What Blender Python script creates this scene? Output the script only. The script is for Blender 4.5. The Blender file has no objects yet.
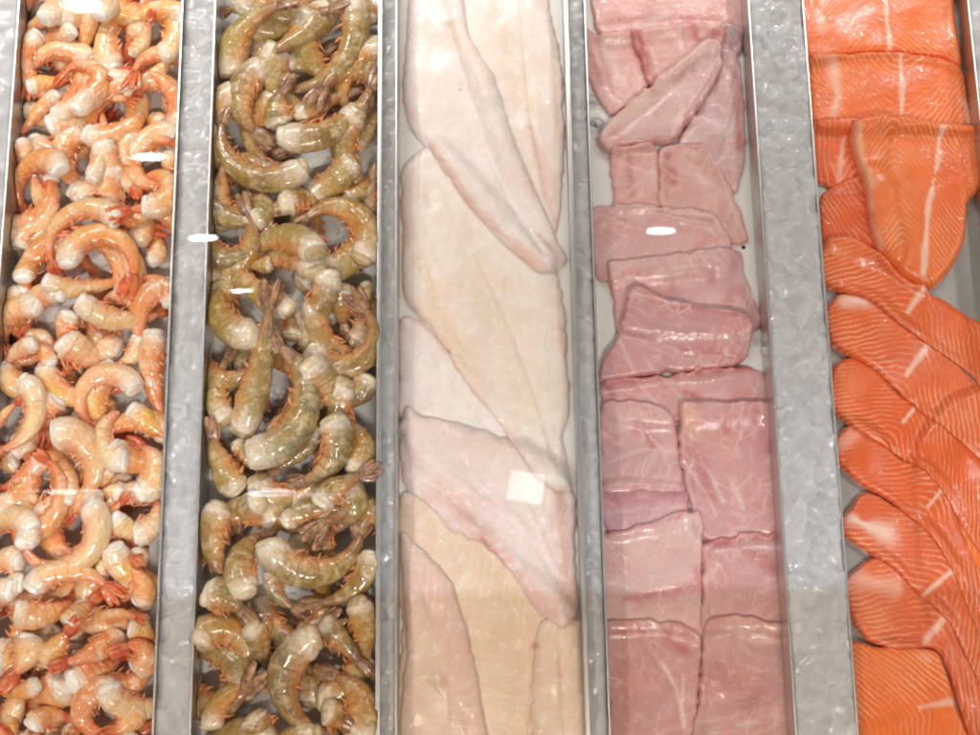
import bpy, bmesh, math, random
import numpy as np
from mathutils import Vector, Matrix
from mathutils.geometry import delaunay_2d_cdt, convex_hull_2d

random.seed(7); RNG = np.random.default_rng(7)
sc = bpy.context.scene
COL = sc.collection
sc.view_settings.view_transform = 'Standard'
sc.view_settings.look = 'None'
sc.view_settings.exposure = -0.35
sc.view_settings.gamma = 1.0

# ------------------------------------------------------------------ camera
FPX = 1400.0
TILT = math.atan(0.245); ROLL = math.radians(-0.9)
DIST = 1.4
R = Matrix.Rotation(TILT, 3, 'X') @ Matrix.Rotation(ROLL, 3, 'Z')
CAM = Vector((0, -DIST*math.sin(TILT), DIST*math.cos(TILT)))
cam = bpy.data.objects.new('camera', bpy.data.cameras.new('camera'))
COL.objects.link(cam); sc.camera = cam
cam.matrix_world = Matrix.Translation(CAM) @ R.to_4x4()
cam.data.sensor_width = 36; cam.data.lens = 36*FPX/980
cam.data.clip_start = 0.01; cam.data.clip_end = 60
cam.data.dof.use_dof = True; cam.data.dof.focus_distance = 1.40; cam.data.dof.aperture_fstop = 8

def ray(px, py):
    return (R @ Vector(((px-490)/FPX, -(py-367.5)/FPX, -1))).normalized()
def P(px, py, z=0.0):
    d = ray(px, py); t = (z-CAM.z)/d.z
    return (CAM.x+d.x*t, CAM.y+d.y*t)
def TX(px): return P(px, 367, 0)[0]

# ------------------------------------------------------------------ helpers
def tag(o, label=None, cat=None, group=None, kind=None):
    if label: o['label'] = label
    if cat: o['category'] = cat
    if group: o['group'] = group
    if kind: o['kind'] = kind
    return o
def link_mesh(name, verts, faces, mat, parent=None, loc=None, smooth=True, uv=None):
    me = bpy.data.meshes.new(name)
    me.from_pydata([tuple(v) for v in verts], [], [tuple(f) for f in faces])
    if uv is not None:
        l = me.uv_layers.new(name='UVMap')
        vi = np.empty(len(me.loops), dtype=np.int32); me.loops.foreach_get('vertex_index', vi)
        l.data.foreach_set('uv', np.asarray(uv, dtype=np.float32)[vi].ravel())
    if smooth: me.polygons.foreach_set('use_smooth', [True]*len(me.polygons))
    me.materials.append(mat); me.update()
    o = bpy.data.objects.new(name, me); COL.objects.link(o)
    if parent: o.parent = parent
    if loc is not None: o.location = loc
    return o
def empty(name, loc):
    o = bpy.data.objects.new(name, None); COL.objects.link(o); o.location = loc
    o.empty_display_size = .01
    return o
def box_bm(bm, x0, x1, y0, y1, z0, z1, bev=0):
    r = bmesh.ops.create_cube(bm, size=1)
    vs = r['verts']
    for v in vs:
        v.co = Vector(((x0+x1)/2+v.co.x*(x1-x0), (y0+y1)/2+v.co.y*(y1-y0), (z0+z1)/2+v.co.z*(z1-z0)))
    if bev:
        es = set(e for v in vs for e in v.link_edges)
        bmesh.ops.bevel(bm, geom=list(es), offset=bev, segments=3, profile=.5, affect='EDGES')
def bm_obj(name, bm, mat, parent=None, smooth=True):
    me = bpy.data.meshes.new(name); bm.to_mesh(me); bm.free()
    me.materials.append(mat)
    if smooth: me.polygons.foreach_set('use_smooth', [True]*len(me.polygons))
    o = bpy.data.objects.new(name, me); COL.objects.link(o)
    if parent: o.parent = parent
    return o

# ------------------------------------------------------------------ materials
class NT:
    def __init__(s, name):
        s.m = bpy.data.materials.new(name); s.m.use_nodes = True
        s.t = s.m.node_tree; s.n = s.t.nodes; s.l = s.t.links
        s.b = s.n['Principled BSDF']; s.out = s.n['Material Output']
    def node(s, typ, **kw):
        n = s.n.new(typ)
        for k, v in kw.items(): setattr(n, k, v)
        return n
    def put(s, sock, v):
        if isinstance(v, bpy.types.NodeSocket): s.l.new(v, sock)
        elif v is not None: sock.default_value = v
    def P(s, **kw):
        for k, v in kw.items(): s.put(s.b.inputs[k.replace('_', ' ')], v)
    def noise(s, vec, scale, detail=3, rough=.55, dist=0):
        n = s.node('ShaderNodeTexNoise'); s.put(n.inputs['Vector'], vec)
        n.inputs['Scale'].default_value = scale; n.inputs['Detail'].default_value = detail
        n.inputs['Roughness'].default_value = rough; n.inputs['Distortion'].default_value = dist
        return n.outputs['Fac']
    def math(s, op, a, b=None, c=None, clamp=False):
        n = s.node('ShaderNodeMath', operation=op, use_clamp=clamp)
        s.put(n.inputs[0], a)
        if b is not None: s.put(n.inputs[1], b)
        if c is not None: s.put(n.inputs[2], c)
        return n.outputs[0]
    def ramp(s, fac, lo, hi, a=0., b=1.):
        n = s.node('ShaderNodeMapRange', interpolation_type='SMOOTHSTEP')
        s.put(n.inputs[0], fac)
        for i, v in enumerate((lo, hi, a, b)): s.put(n.inputs[i+1], v)
        return n.outputs[0]
    def mix(s, fac, a, b, blend='MIX'):
        n = s.node('ShaderNodeMix', data_type='RGBA', blend_type=blend)
        s.put(n.inputs[0], fac); s.put(n.inputs[6], a); s.put(n.inputs[7], b)
        return n.outputs[2]
    def bump(s, h, strength, dist, normal=None):
        n = s.node('ShaderNodeBump'); n.inputs['Strength'].default_value = strength
        n.inputs['Distance'].default_value = dist; s.put(n.inputs['Height'], h)
        if normal: s.put(n.inputs['Normal'], normal)
        return n.outputs[0]
    def coords(s, which='Object', scale=None):
        tc = s.node('ShaderNodeTexCoord').outputs[which]
        if scale:
            mp = s.node('ShaderNodeMapping'); mp.inputs['Scale'].default_value = scale
            s.l.new(tc, mp.inputs[0]); return mp.outputs[0]
        return tc
def c4(c): return (c[0], c[1], c[2], 1)
def lin(r, g, b):   # sRGB to linear
    f = lambda v: ((v/255+.055)/1.055)**2.4 if v > 10 else v/255/12.92
    return (f(r), f(g), f(b))

def mat_steel(name, base, rough, sx):
    k = NT(name); co = k.coords('Object', sx)
    n = k.noise(co, 60, 4); n2 = k.noise(k.coords('Object'), 14, 3)
    k.P(Base_Color=k.mix(n2, c4([v*.86 for v in base]), c4(base)), Metallic=.9,
        Roughness=k.math('MULTIPLY_ADD', n, .2, rough-.1))
    k.P(Normal=k.bump(n, .15, .0006))
    return k.m
M_STEEL = mat_steel('brushed_steel', (.62, .59, .56), .34, (12, 1, 1))
M_RIM = mat_steel('steel_rim', (.66, .63, .60), .35, (12, 1, 1))
M_FLOOR = mat_steel('tray_floor_steel', (.50, .46, .42), .45, (6, 1, 1))
k = NT('tray_floor_white'); n = k.noise(k.coords(), 30, 3)
k.P(Base_Color=k.mix(n, c4(lin(225, 220, 212)), c4(lin(240, 237, 232))), Roughness=.3)
M_WHITEFLOOR = k.m
k = NT('dark_hole'); k.P(Base_Color=(.02, .02, .02, 1), Roughness=.6); M_HOLE = k.m
k = NT('counter_base'); n = k.noise(k.coords(), 20, 3)
k.P(Base_Color=k.mix(n, c4((.12, .12, .12)), c4((.18, .18, .18))), Roughness=.5, Metallic=.5); M_BASE = k.m

def mat_ice():
    k = NT('crushed_ice'); co = k.coords('Object')
    a = k.node('ShaderNodeAttribute', attribute_name='cell').outputs['Fac']
    n1 = k.noise(co, 70, 5, .6, .4); n2 = k.noise(co, 260, 4, .6)
    v = k.node('ShaderNodeTexVoronoi', feature='SMOOTH_F1'); v.inputs['Scale'].default_value = 120
    k.l.new(co, v.inputs['Vector'])
    f = k.math('MULTIPLY_ADD', n1, .8, k.math('MULTIPLY', a, .2))
    col = k.mix(k.ramp(f, .15, .85), c4(lin(192, 188, 188)), c4(lin(222, 218, 217)))
    k.P(Base_Color=col, Roughness=k.math('MULTIPLY_ADD', n2, .25, .22), IOR=1.31,
        Transmission_Weight=.12, Subsurface_Weight=.6, Subsurface_Radius=(.01, .01, .01), Subsurface_Scale=.8,
        Coat_Weight=.25, Coat_Roughness=.12)
    b = k.bump(n2, .3, .0008); b = k.bump(v.outputs['Distance'], .15, .0010, b)
    k.P(Normal=b)
    return k.m
M_ICE = mat_ice()
k = NT('clear_ice'); n = k.noise(k.coords(), 120, 4)
k.P(Base_Color=(.95, .96, .97, 1), Roughness=k.math('MULTIPLY_ADD', n, .3, .05), Transmission_Weight=.75, IOR=1.31,
    Normal=k.bump(n, .4, .001)); M_CLEARICE = k.m

def mat_slab(name, fibre=(180, 30, 60), fibre_amt=.18, rough=.32, sss=.28, stripes=None, mottle=.25, radius=(.006, .0025, .0015), sinew=0, lump=.5, blush=None, samt=1.0, gain=1.0, spec=.4, coat=.8):
    k = NT(name); co = k.coords('Object')
    col = k.node('ShaderNodeAttribute', attribute_name='Col').outputs['Color']
    n1 = k.noise(co, 55, 5, .6, .3); n2 = k.noise(co, 420, 3, .6)
    fb = k.noise(k.coords('Object', fibre), 1.0, 4, .55, .5)
    v = k.math('MULTIPLY_ADD', n1, mottle*1.6*gain, (1-mottle*.8)*gain)
    v = k.math('MULTIPLY', v, k.math('MULTIPLY_ADD', fb, fibre_amt*2, 1-fibre_amt))
    vm = k.node('ShaderNodeVectorMath', operation='SCALE'); k.l.new(col, vm.inputs[0]); k.l.new(v, vm.inputs['Scale'])
    out = vm.outputs[0]
    bh = k.math('MULTIPLY_ADD', fb, .8, k.math('MULTIPLY', n2, .4))
    n4 = k.noise(co, 150, 4, .6, .6)
    bh = k.math('MULTIPLY_ADD', n4, lump*3, bh)
    if blush:
        out = k.mix(k.math('MULTIPLY', k.ramp(k.noise(co, 33, 4, .65, .8), .46, .72), blush[1]), out, c4(blush[0]))
        out = k.mix(k.math('MULTIPLY', k.ramp(k.noise(co, 90, 4, .65, .5), .5, .75), blush[3]), out, c4(blush[2]))
    if sinew:
        wv = k.node('ShaderNodeVectorMath', operation='MULTIPLY_ADD'); nn_ = k.node('ShaderNodeTexNoise'); nn_.inputs['Scale'].default_value = 45
        k.l.new(co, nn_.inputs['Vector']); k.l.new(nn_.outputs['Color'], wv.inputs[0]); wv.inputs[1].default_value = (.03, .03, .03); k.l.new(co, wv.inputs[2])
        vo = k.node('ShaderNodeTexVoronoi', feature='DISTANCE_TO_EDGE'); vo.inputs['Scale'].default_value = 34; k.l.new(wv.outputs[0], vo.inputs['Vector'])
        ln_ = k.ramp(vo.outputs['Distance'], .0, .05, 1, 0)
        ms = k.ramp(k.noise(co, 26, 3, .6), .48, .66)
        sn = k.math('MULTIPLY', k.math('MULTIPLY', ln_, ms), sinew)
        out = k.mix(sn, out, c4(lin(246, 226, 216))); bh = k.math('MULTIPLY_ADD', sn, .8, bh)
    if stripes:
        ph = k.node('ShaderNodeAttribute', attribute_name='phase').outputs['Fac']
        nd = k.noise(co, 38, 3, .5); nf = k.noise(co, 200, 3, .6)
        p = k.math('ADD', ph, k.math('MULTIPLY_ADD', nd, 1.8, k.math('MULTIPLY', nf, .45)))
        fr = k.math('ABSOLUTE', k.math('SUBTRACT', k.math('FRACT', p), .5))
        na = k.noise(co, 17, 4, .65, .4)
        w = k.ramp(na, .3, .65, .09, .24)
        line = k.math('SUBTRACT', 1, k.math('DIVIDE', fr, w), clamp=True)
        line = k.math('POWER', line, 1.0)
        amt = k.math('MULTIPLY', line, k.ramp(na, .36, .62, .10, .80))
        amt = k.math('MULTIPLY', amt, k.ramp(nf, .2, .55, .45, 1))
        amt = k.math('MULTIPLY', amt, samt)
        out = k.mix(amt, out, c4(stripes))
        bh = k.math('MULTIPLY_ADD', amt, .6, bh)
    k.P(Base_Color=out, Roughness=k.math('MULTIPLY_ADD', n2, .28, rough-.12), Subsurface_Weight=sss,
        Subsurface_Radius=radius, Subsurface_Scale=1.0, Coat_Weight=coat, Coat_Roughness=.06, Coat_IOR=1.36,
        Specular_IOR_Level=spec)
    k.P(Normal=k.bump(bh, .55, .0012), Coat_Normal=k.bump(n4, .35, .0018))
    return k.m
M_WHITEFISH = mat_slab('pale_fish_flesh', (70, 22, 60), .09, .38, .35, mottle=.14, lump=.65, stripes=lin(250, 242, 234), samt=.34, gain=1.0, spec=.2, coat=.6, blush=(lin(238, 206, 186), .35, lin(252, 246, 238), .6))
M_PINK = mat_slab('pink_fish_flesh', (45, 120, 60), .08, .28, .3, mottle=.16, sinew=.36, lump=.35, stripes=lin(248, 216, 208), samt=.34, gain=.90, blush=(lin(212, 128, 122), .45, lin(238, 196, 190), .45))
M_SALMON = mat_slab('salmon_flesh', (60, 60, 60), .10, .28, .22, stripes=lin(255, 190, 146), mottle=.16, lump=.35)

def mat_shell(name, olive):
    k = NT(name)
    uv = k.node('ShaderNodeUVMap'); uv.uv_map = 'UVMap'
    sx = k.node('ShaderNodeSeparateXYZ'); k.l.new(uv.outputs[0], sx.inputs[0])
    u, v = sx.outputs[0], sx.outputs[1]
    oi = k.node('ShaderNodeObjectInfo'); base = oi.outputs['Color']; rnd = oi.outputs['Random']
    cmb = k.node('ShaderNodeCombineXYZ'); k.put(cmb.inputs[0], k.math('MULTIPLY', rnd, 37.)); 
    va = k.node('ShaderNodeVectorMath', operation='ADD'); k.l.new(k.coords('Object'), va.inputs[0]); k.l.new(cmb.outputs[0], va.inputs[1])
    co = va.outputs[0]
    n1 = k.noise(co, 75, 5, .62, .4); n2 = k.noise(co, 420, 4, .65); n3 = k.noise(co, 40, 3, .6, .6)
    fr = k.math('FRACT', k.math('ADD', k.math('MULTIPLY', u, 6.0), k.math('MULTIPLY', k.math('SUBTRACT', n1, .5), .35)))
    edge = k.ramp(fr, .84, .97)                       # trailing edge of each shell ring
    lead = k.ramp(fr, 0.0, .22, 1., 0.)
    back = k.math('ABSOLUTE', k.math('SUBTRACT', v, .5))   # 0 = belly, .5 = back
    belly = k.ramp(back, .08, .30, 1., 0.)
    if olive:
        pale = c4(lin(222, 196, 154)); band = c4(lin(110, 84, 48)); bel = c4(lin(226, 146, 78)); dark = c4(lin(80, 64, 40))
        c = k.mix(k.ramp(n1, .40, .70), base, pale)
        c = k.mix(k.math('MULTIPLY', k.ramp(n3, .35, .65), .45), c, c4(lin(186, 146, 50)))
        c = k.mix(k.math('MULTIPLY', belly, .6), c, bel)
        c = k.mix(k.math('MULTIPLY', edge, k.ramp(n1, .35, .6, .0, .45)), c, band)
        spk = k.ramp(n2, .58, .68, 0, .75)
        c = k.mix(k.math('MULTIPLY', spk, k.ramp(back, .2, .4)), c, dark)
    else:
        pale = c4(lin(248, 220, 188)); band = c4(lin(224, 132, 72)); bel = c4(lin(234, 120, 64))
        c = k.mix(k.ramp(n1, .42, .74), base, pale)
        c = k.mix(k.math('MULTIPLY', belly, .55), c, bel)
        c = k.mix(k.math('MULTIPLY', edge, k.ramp(n1, .35, .6, .0, .34)), c, band)
        c = k.mix(k.math('MULTIPLY', k.ramp(n2, .60, .74), .4), c, c4(lin(210, 92, 46)))
        c = k.mix(k.math('MULTIPLY', k.ramp(n3, .48, .70), .5), c, c4(lin(238, 166, 84)))
    tailc = c4(lin(150, 92, 62)) if olive else c4(lin(226, 92, 50))
    c = k.mix(k.ramp(u, .62, 1.02, 0, .65), c, tailc)
    c = k.mix(k.ramp(k.math('ADD', u, k.math('MULTIPLY', k.math('SUBTRACT', n1, .5), .6)), .0, .24, .85, 0), c, c4(lin(244, 226, 204)))
    k.P(Base_Color=c, Roughness=k.math('MULTIPLY_ADD', n2, .3, .14), Subsurface_Weight=.35, Subsurface_Radius=(.005, .003, .0018),
        Subsurface_Scale=1.0, Coat_Weight=.85, Coat_Roughness=.12, Coat_IOR=1.5)
    n4 = k.noise(co, 170, 3, .6, .5); k.P(Coat_Normal=k.bump(n4, .13, .0022)); b = k.bump(n2, .35, .0009); b = k.bump(n4, .7, .0035, b)
    k.P(Normal=b)
    return k.m
M_SHELL1 = mat_shell('peach_shrimp_shell', False)
M_SHELL2 = mat_shell('olive_shrimp_shell', True)
def mat_simple_flesh(name, ca, cb, sc_=120, rough=.25, trans=0., coat=.5):
    k = NT(name); co = k.coords('Object'); n1 = k.noise(co, sc_, 4, .6, .4); n2 = k.noise(co, 500, 3)
    k.P(Base_Color=k.mix(k.ramp(n1, .3, .7), c4(lin(*ca)), c4(lin(*cb))), Roughness=k.math('MULTIPLY_ADD', n2, .25, rough-.1),
        Subsurface_Weight=.35, Subsurface_Radius=(.008, .004, .003), Subsurface_Scale=1., Coat_Weight=coat, Coat_Roughness=.06,
        Transmission_Weight=trans, Normal=k.bump(k.math('ADD', n1, k.math('MULTIPLY', n2, .4)), .5, .0015))
    return k.m
M_MEAT = mat_simple_flesh('white_shrimp_meat', (246, 218, 196), (255, 249, 242), 80)
M_MEAT2 = mat_simple_flesh('cream_shrimp_meat', (226, 194, 146), (244, 230, 204), 80)
M_MEAT2B = mat_simple_flesh('tan_shrimp_meat', (178, 146, 100), (222, 200, 160), 80)
M_LEG1 = mat_simple_flesh('orange_red_legs', (226, 112, 62), (244, 176, 128), 200)
M_LEG2 = mat_simple_flesh('orange_legs', (200, 96, 46), (228, 152, 92), 200)
M_FAN1 = mat_simple_flesh('red_tail', (212, 66, 30), (240, 138, 80), 130)
M_FAN2 = mat_simple_flesh('brown_tail', (118, 72, 52), (196, 148, 104), 130)

# ------------------------------------------------------------------ height map
CELL = 0.0015; X0, X1, Y0, Y1 = -.66, .66, -.52, .56
NX = int((X1-X0)/CELL); NY = int((Y1-Y0)/CELL)
GX = X0+(np.arange(NX)+.5)*CELL; GY = Y0+(np.arange(NY)+.5)*CELL
HM = np.full((NX, NY), -.06)
def blur(a, s):   # s in cells
    fx = np.fft.fftfreq(a.shape[0])[:, None]; fy = np.fft.rfftfreq(a.shape[1])[None]
    return np.fft.irfft2(np.fft.rfft2(a)*np.exp(-2*(math.pi*s)**2*(fx**2+fy**2)), s=a.shape)
def dilate(a, r):
    o = a
    for _ in range(r):
        p = np.pad(o, 1, mode='edge')
        o = np.maximum.reduce([p[1:-1, 1:-1], p[:-2, 1:-1], p[2:, 1:-1], p[1:-1, :-2], p[1:-1, 2:]])
    return o
def nfield(s):
    a = blur(RNG.standard_normal((NX, NY)), s); return a/a.std()
N3, N8, N20 = nfield(2), nfield(6), nfield(16)
def samp(F, x, y):
    fx = np.clip((np.asarray(x)-X0)/CELL-.5, 0, F.shape[0]-1.001); fy = np.clip((np.asarray(y)-Y0)/CELL-.5, 0, F.shape[1]-1.001)
    i = fx.astype(int); j = fy.astype(int); a = fx-i; b = fy-j
    return F[i, j]*(1-a)*(1-b)+F[i+1, j]*a*(1-b)+F[i, j+1]*(1-a)*b+F[i+1, j+1]*a*b

# ------------------------------------------------------------------ trays
YA, YB = -.47, .52
TR = {1: (-7, 168, .048), 2: (202.5, 378, .048), 3: (396, 576, .040), 4: (597, 772.5, .045), 5: (830, 1007, .036)}
LBL = {1: 'long steel tray heaped with peach pink headless shrimp', 2: 'long steel tray filled with olive brown shell-on shrimp',
       3: 'long steel tray holding pale cream fish fillets', 4: 'long steel tray of pink fish portions',
       5: 'long steel tray of orange salmon portions at the right'}
for t, (a, b, dep) in TR.items():
    xa, xb = TX(a), TX(b)
    root = empty('steel_tray', ((xa+xb)/2, 0, -dep-.002)); cx, cz = (xa+xb)/2, -dep-.002
    tag(root, LBL[t], 'tray', 'five long steel trays sunk in crushed ice')
    mi = root.matrix_world
    def part(name, bm, mat, smooth=True, root=root, cx=cx, cz=cz):
        for v in bm.verts: v.co -= Vector((cx, 0, cz))
        return bm_obj(name, bm, mat, root, smooth)
    bm = bmesh.new(); box_bm(bm, xa+.0012, xb-.0012, YA, YB, -dep-.002, -dep); fl = part('tray_floor', bm, M_FLOOR if t == 5 else M_WHITEFLOOR, False)
    for s, x in ((1, xa), (-1, xb)):
        bm = bmesh.new()
        box_bm(bm, min(x, x+s*.0012), max(x, x+s*.0012), YA, YB, -dep-.002, -.001)
        part('side_wall', bm, M_STEEL, False)
        wd = .0034 if (t in (2, 3) and s == -1) else .0010
        bm = bmesh.new(); box_bm(bm, min(x+s*.0014, x-s*wd), max(x+s*.0014, x-s*wd), YA, YB, -.001, .0012, .0006)
        part('rim', bm, M_RIM)
    for y in (YA, YB):
        bm = bmesh.new(); box_bm(bm, xa, xb, y-.0006, y+.0006, -dep-.002, .001); part('end_wall', bm, M_STEEL, False)
    # drain holes by the side walls
    for i in ((2, 5) if t in (3, 4) else ()):
        for x in (xa+.013, xb-.013):
            bm = bmesh.new()
            bmesh.ops.create_cone(bm, cap_ends=True, segments=16, radius1=.0022, radius2=.0022, depth=.0006,
                                  matrix=Matrix.Translation((x, -.40+i*.105+.012, -dep+.0001)))
            part('drain_hole', bm, M_HOLE, False)
    ix = (GX > xa-.006) & (GX < xb+.006)
    HM[ix] = -dep

bm = bmesh.new(); box_bm(bm, -1.1, 1.1, -.9, .95, -.075, -.062)
tag(bm_obj('counter_base', bm, M_BASE, smooth=False), kind='structure')

# crushed ice between the trays: packed tilted chips
def ice():
    V = []; F = []; CE = []
    edges = [(-.80, TX(-7)-.0005), (TX(168)+.0005, TX(202.5)-.0005), (TX(378)+.0005, TX(396)-.0005), (TX(576)+.0005, TX(597)-.0005),
             (TX(772.5)+.0005, TX(830)-.0005), (TX(1007)+.0005, .80)]
    for (a, b) in edges:
        wide = b-a
        seeds_n = int(wide*(YB-YA)/(.0085**2)*(1.0))
        S = np.stack([RNG.uniform(a-.01, b+.01, seeds_n), RNG.uniform(YA-.01, YB+.01, seeds_n)], 1)
        S = S[np.argsort(S[:, 1])]
        st = .0016 if wide < .1 else .0035
        nx = max(4, int(wide/st)); ny = int((YB-YA)/st)
        xs = np.linspace(a, b, nx); ys = np.linspace(YA, YB, ny)
        h = RNG.uniform(0, 1, seeds_n); tl = RNG.normal(0, .24, (seeds_n, 2)); cc = RNG.uniform(0, 1, seeds_n)
        base = len(V)
        Z = np.zeros((nx, ny)); C = np.zeros((nx, ny))
        wx = nfield(5); wy = nfield(5)
        for j, y in enumerate(ys):
            lo, hi = np.searchsorted(S[:, 1], (y-.03, y+.03)); s = S[lo:hi]
            xx = xs+.0012*samp(wx, xs, np.full(nx, y)); yy = y+.0012*samp(wy, xs, np.full(nx, y))
            d = np.hypot((xx[:, None]-s[None, :, 0]), (yy[:, None]-s[None, :, 1])*1.0)
            o = np.argsort(d, 1)[:, :2]; r = np.arange(nx)
            i1 = o[:, 0]; d1 = d[r, i1]; d2 = d[r, o[:, 1]]
            g = lo+i1
            Z[:, j] = .0015*h[g]+.55*(tl[g, 0]*(xx-S[g, 0])+tl[g, 1]*(yy-S[g, 1]))-.0006*np.exp(-(d2-d1)/.0010)
            C[:, j] = cc[g]
        e = np.minimum(xs-a, b-xs); dome = (.0035 if wide > .04 else .0012)*(1-np.exp(-np.clip(e, 0, 1)/.008))-(.0022 if wide > .045 else .008 if wide > .028 else .015)
        Z = Z+dome[:, None]+.0012*samp(N8, np.repeat(xs, ny), np.tile(ys, nx)).reshape(nx, ny)
        Zp = np.pad(Z, 1, mode='edge'); Z = .4*Z+.15*(Zp[:-2, 1:-1]+Zp[2:, 1:-1]+Zp[1:-1, :-2]+Zp[1:-1, 2:])
        for i in range(nx):
            for j in range(ny): V.append((xs[i], ys[j], Z[i, j])); CE.append(C[i, j])
        for i in range(nx-1):
            for j in range(ny-1):
                q = base+i*ny+j; F.append((q, q+ny, q+ny+1, q+1))
        # skirt down to the counter
        ring = [i*ny for i in range(nx)]+[(nx-1)*ny+j for j in range(1, ny)]+[i*ny+ny-1 for i in range(nx-2, -1, -1)]+[j for j in range(ny-2, 0, -1)]
        b2 = len(V)
        for q in ring: v = V[base+q]; V.append((v[0], v[1], -.061)); CE.append(.5)
        L = len(ring)
        for q in range(L):
            F.append((base+ring[q], b2+q, b2+(q+1) % L, base+ring[(q+1) % L]))
    o = link_mesh('crushed_ice', V, F, M_ICE, smooth=True)
    at = o.data.attributes.new('cell', 'FLOAT', 'POINT'); at.data.foreach_set('value', np.array(CE, dtype=np.float32))
    tag(o, 'grey white crushed ice packed between the steel trays', 'ice', kind='stuff')
ice()

# ------------------------------------------------------------------ slabs (fillets)
def closed_spline(pts, step=.0025):
    out = []; n = len(pts)
    for i in range(n):
        p0, p1, p2, p3 = (np.array(pts[(i+q-1) % n]) for q in range(4))
        L = np.linalg.norm(p2-p1); m = max(1, int(L/step))
        for q in range(m):
            t = q/m; s = .55
            m1 = (p2-p0)*s*L/max(L, .5*np.linalg.norm(p2-p0)); m2 = (p3-p1)*s*L/max(L, .5*np.linalg.norm(p3-p1))
            m1 = m1*min(1, L/max(np.linalg.norm(m1), 1e-9)); m2 = m2*min(1, L/max(np.linalg.norm(m2), 1e-9))
            h = ((2*t**3-3*t**2+1)*p1+(t**3-2*t**2+t)*m1*.8+(-2*t**3+3*t**2)*p2+(t**3-t**2)*m2*.8)
            out.append(h)
    return np.array(out)
def seg_dist(px, py, A, B):
    best = np.full(px.shape, 9.)
    for (ax, ay), (bx, by) in zip(A, B):
        dx, dy = bx-ax, by-ay; L = dx*dx+dy*dy+1e-12
        t = np.clip(((px-ax)*dx+(py-ay)*dy)/L, 0, 1)
        best = np.minimum(best, (px-ax-t*dx)**2+(py-ay-t*dy)**2)
    return np.sqrt(best)
def inside(px, py, poly):
    c = np.zeros(px.shape, bool); n = len(poly)
    for i in range(n):
        x1, y1 = poly[i]; x2, y2 = poly[(i+1) % n]
        if y1 == y2: continue
        cond = ((y1 > py) != (y2 > py)) & (px < (x2-x1)*(py-y1)/(y2-y1)+x1)
        c ^= cond
    return c

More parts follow.
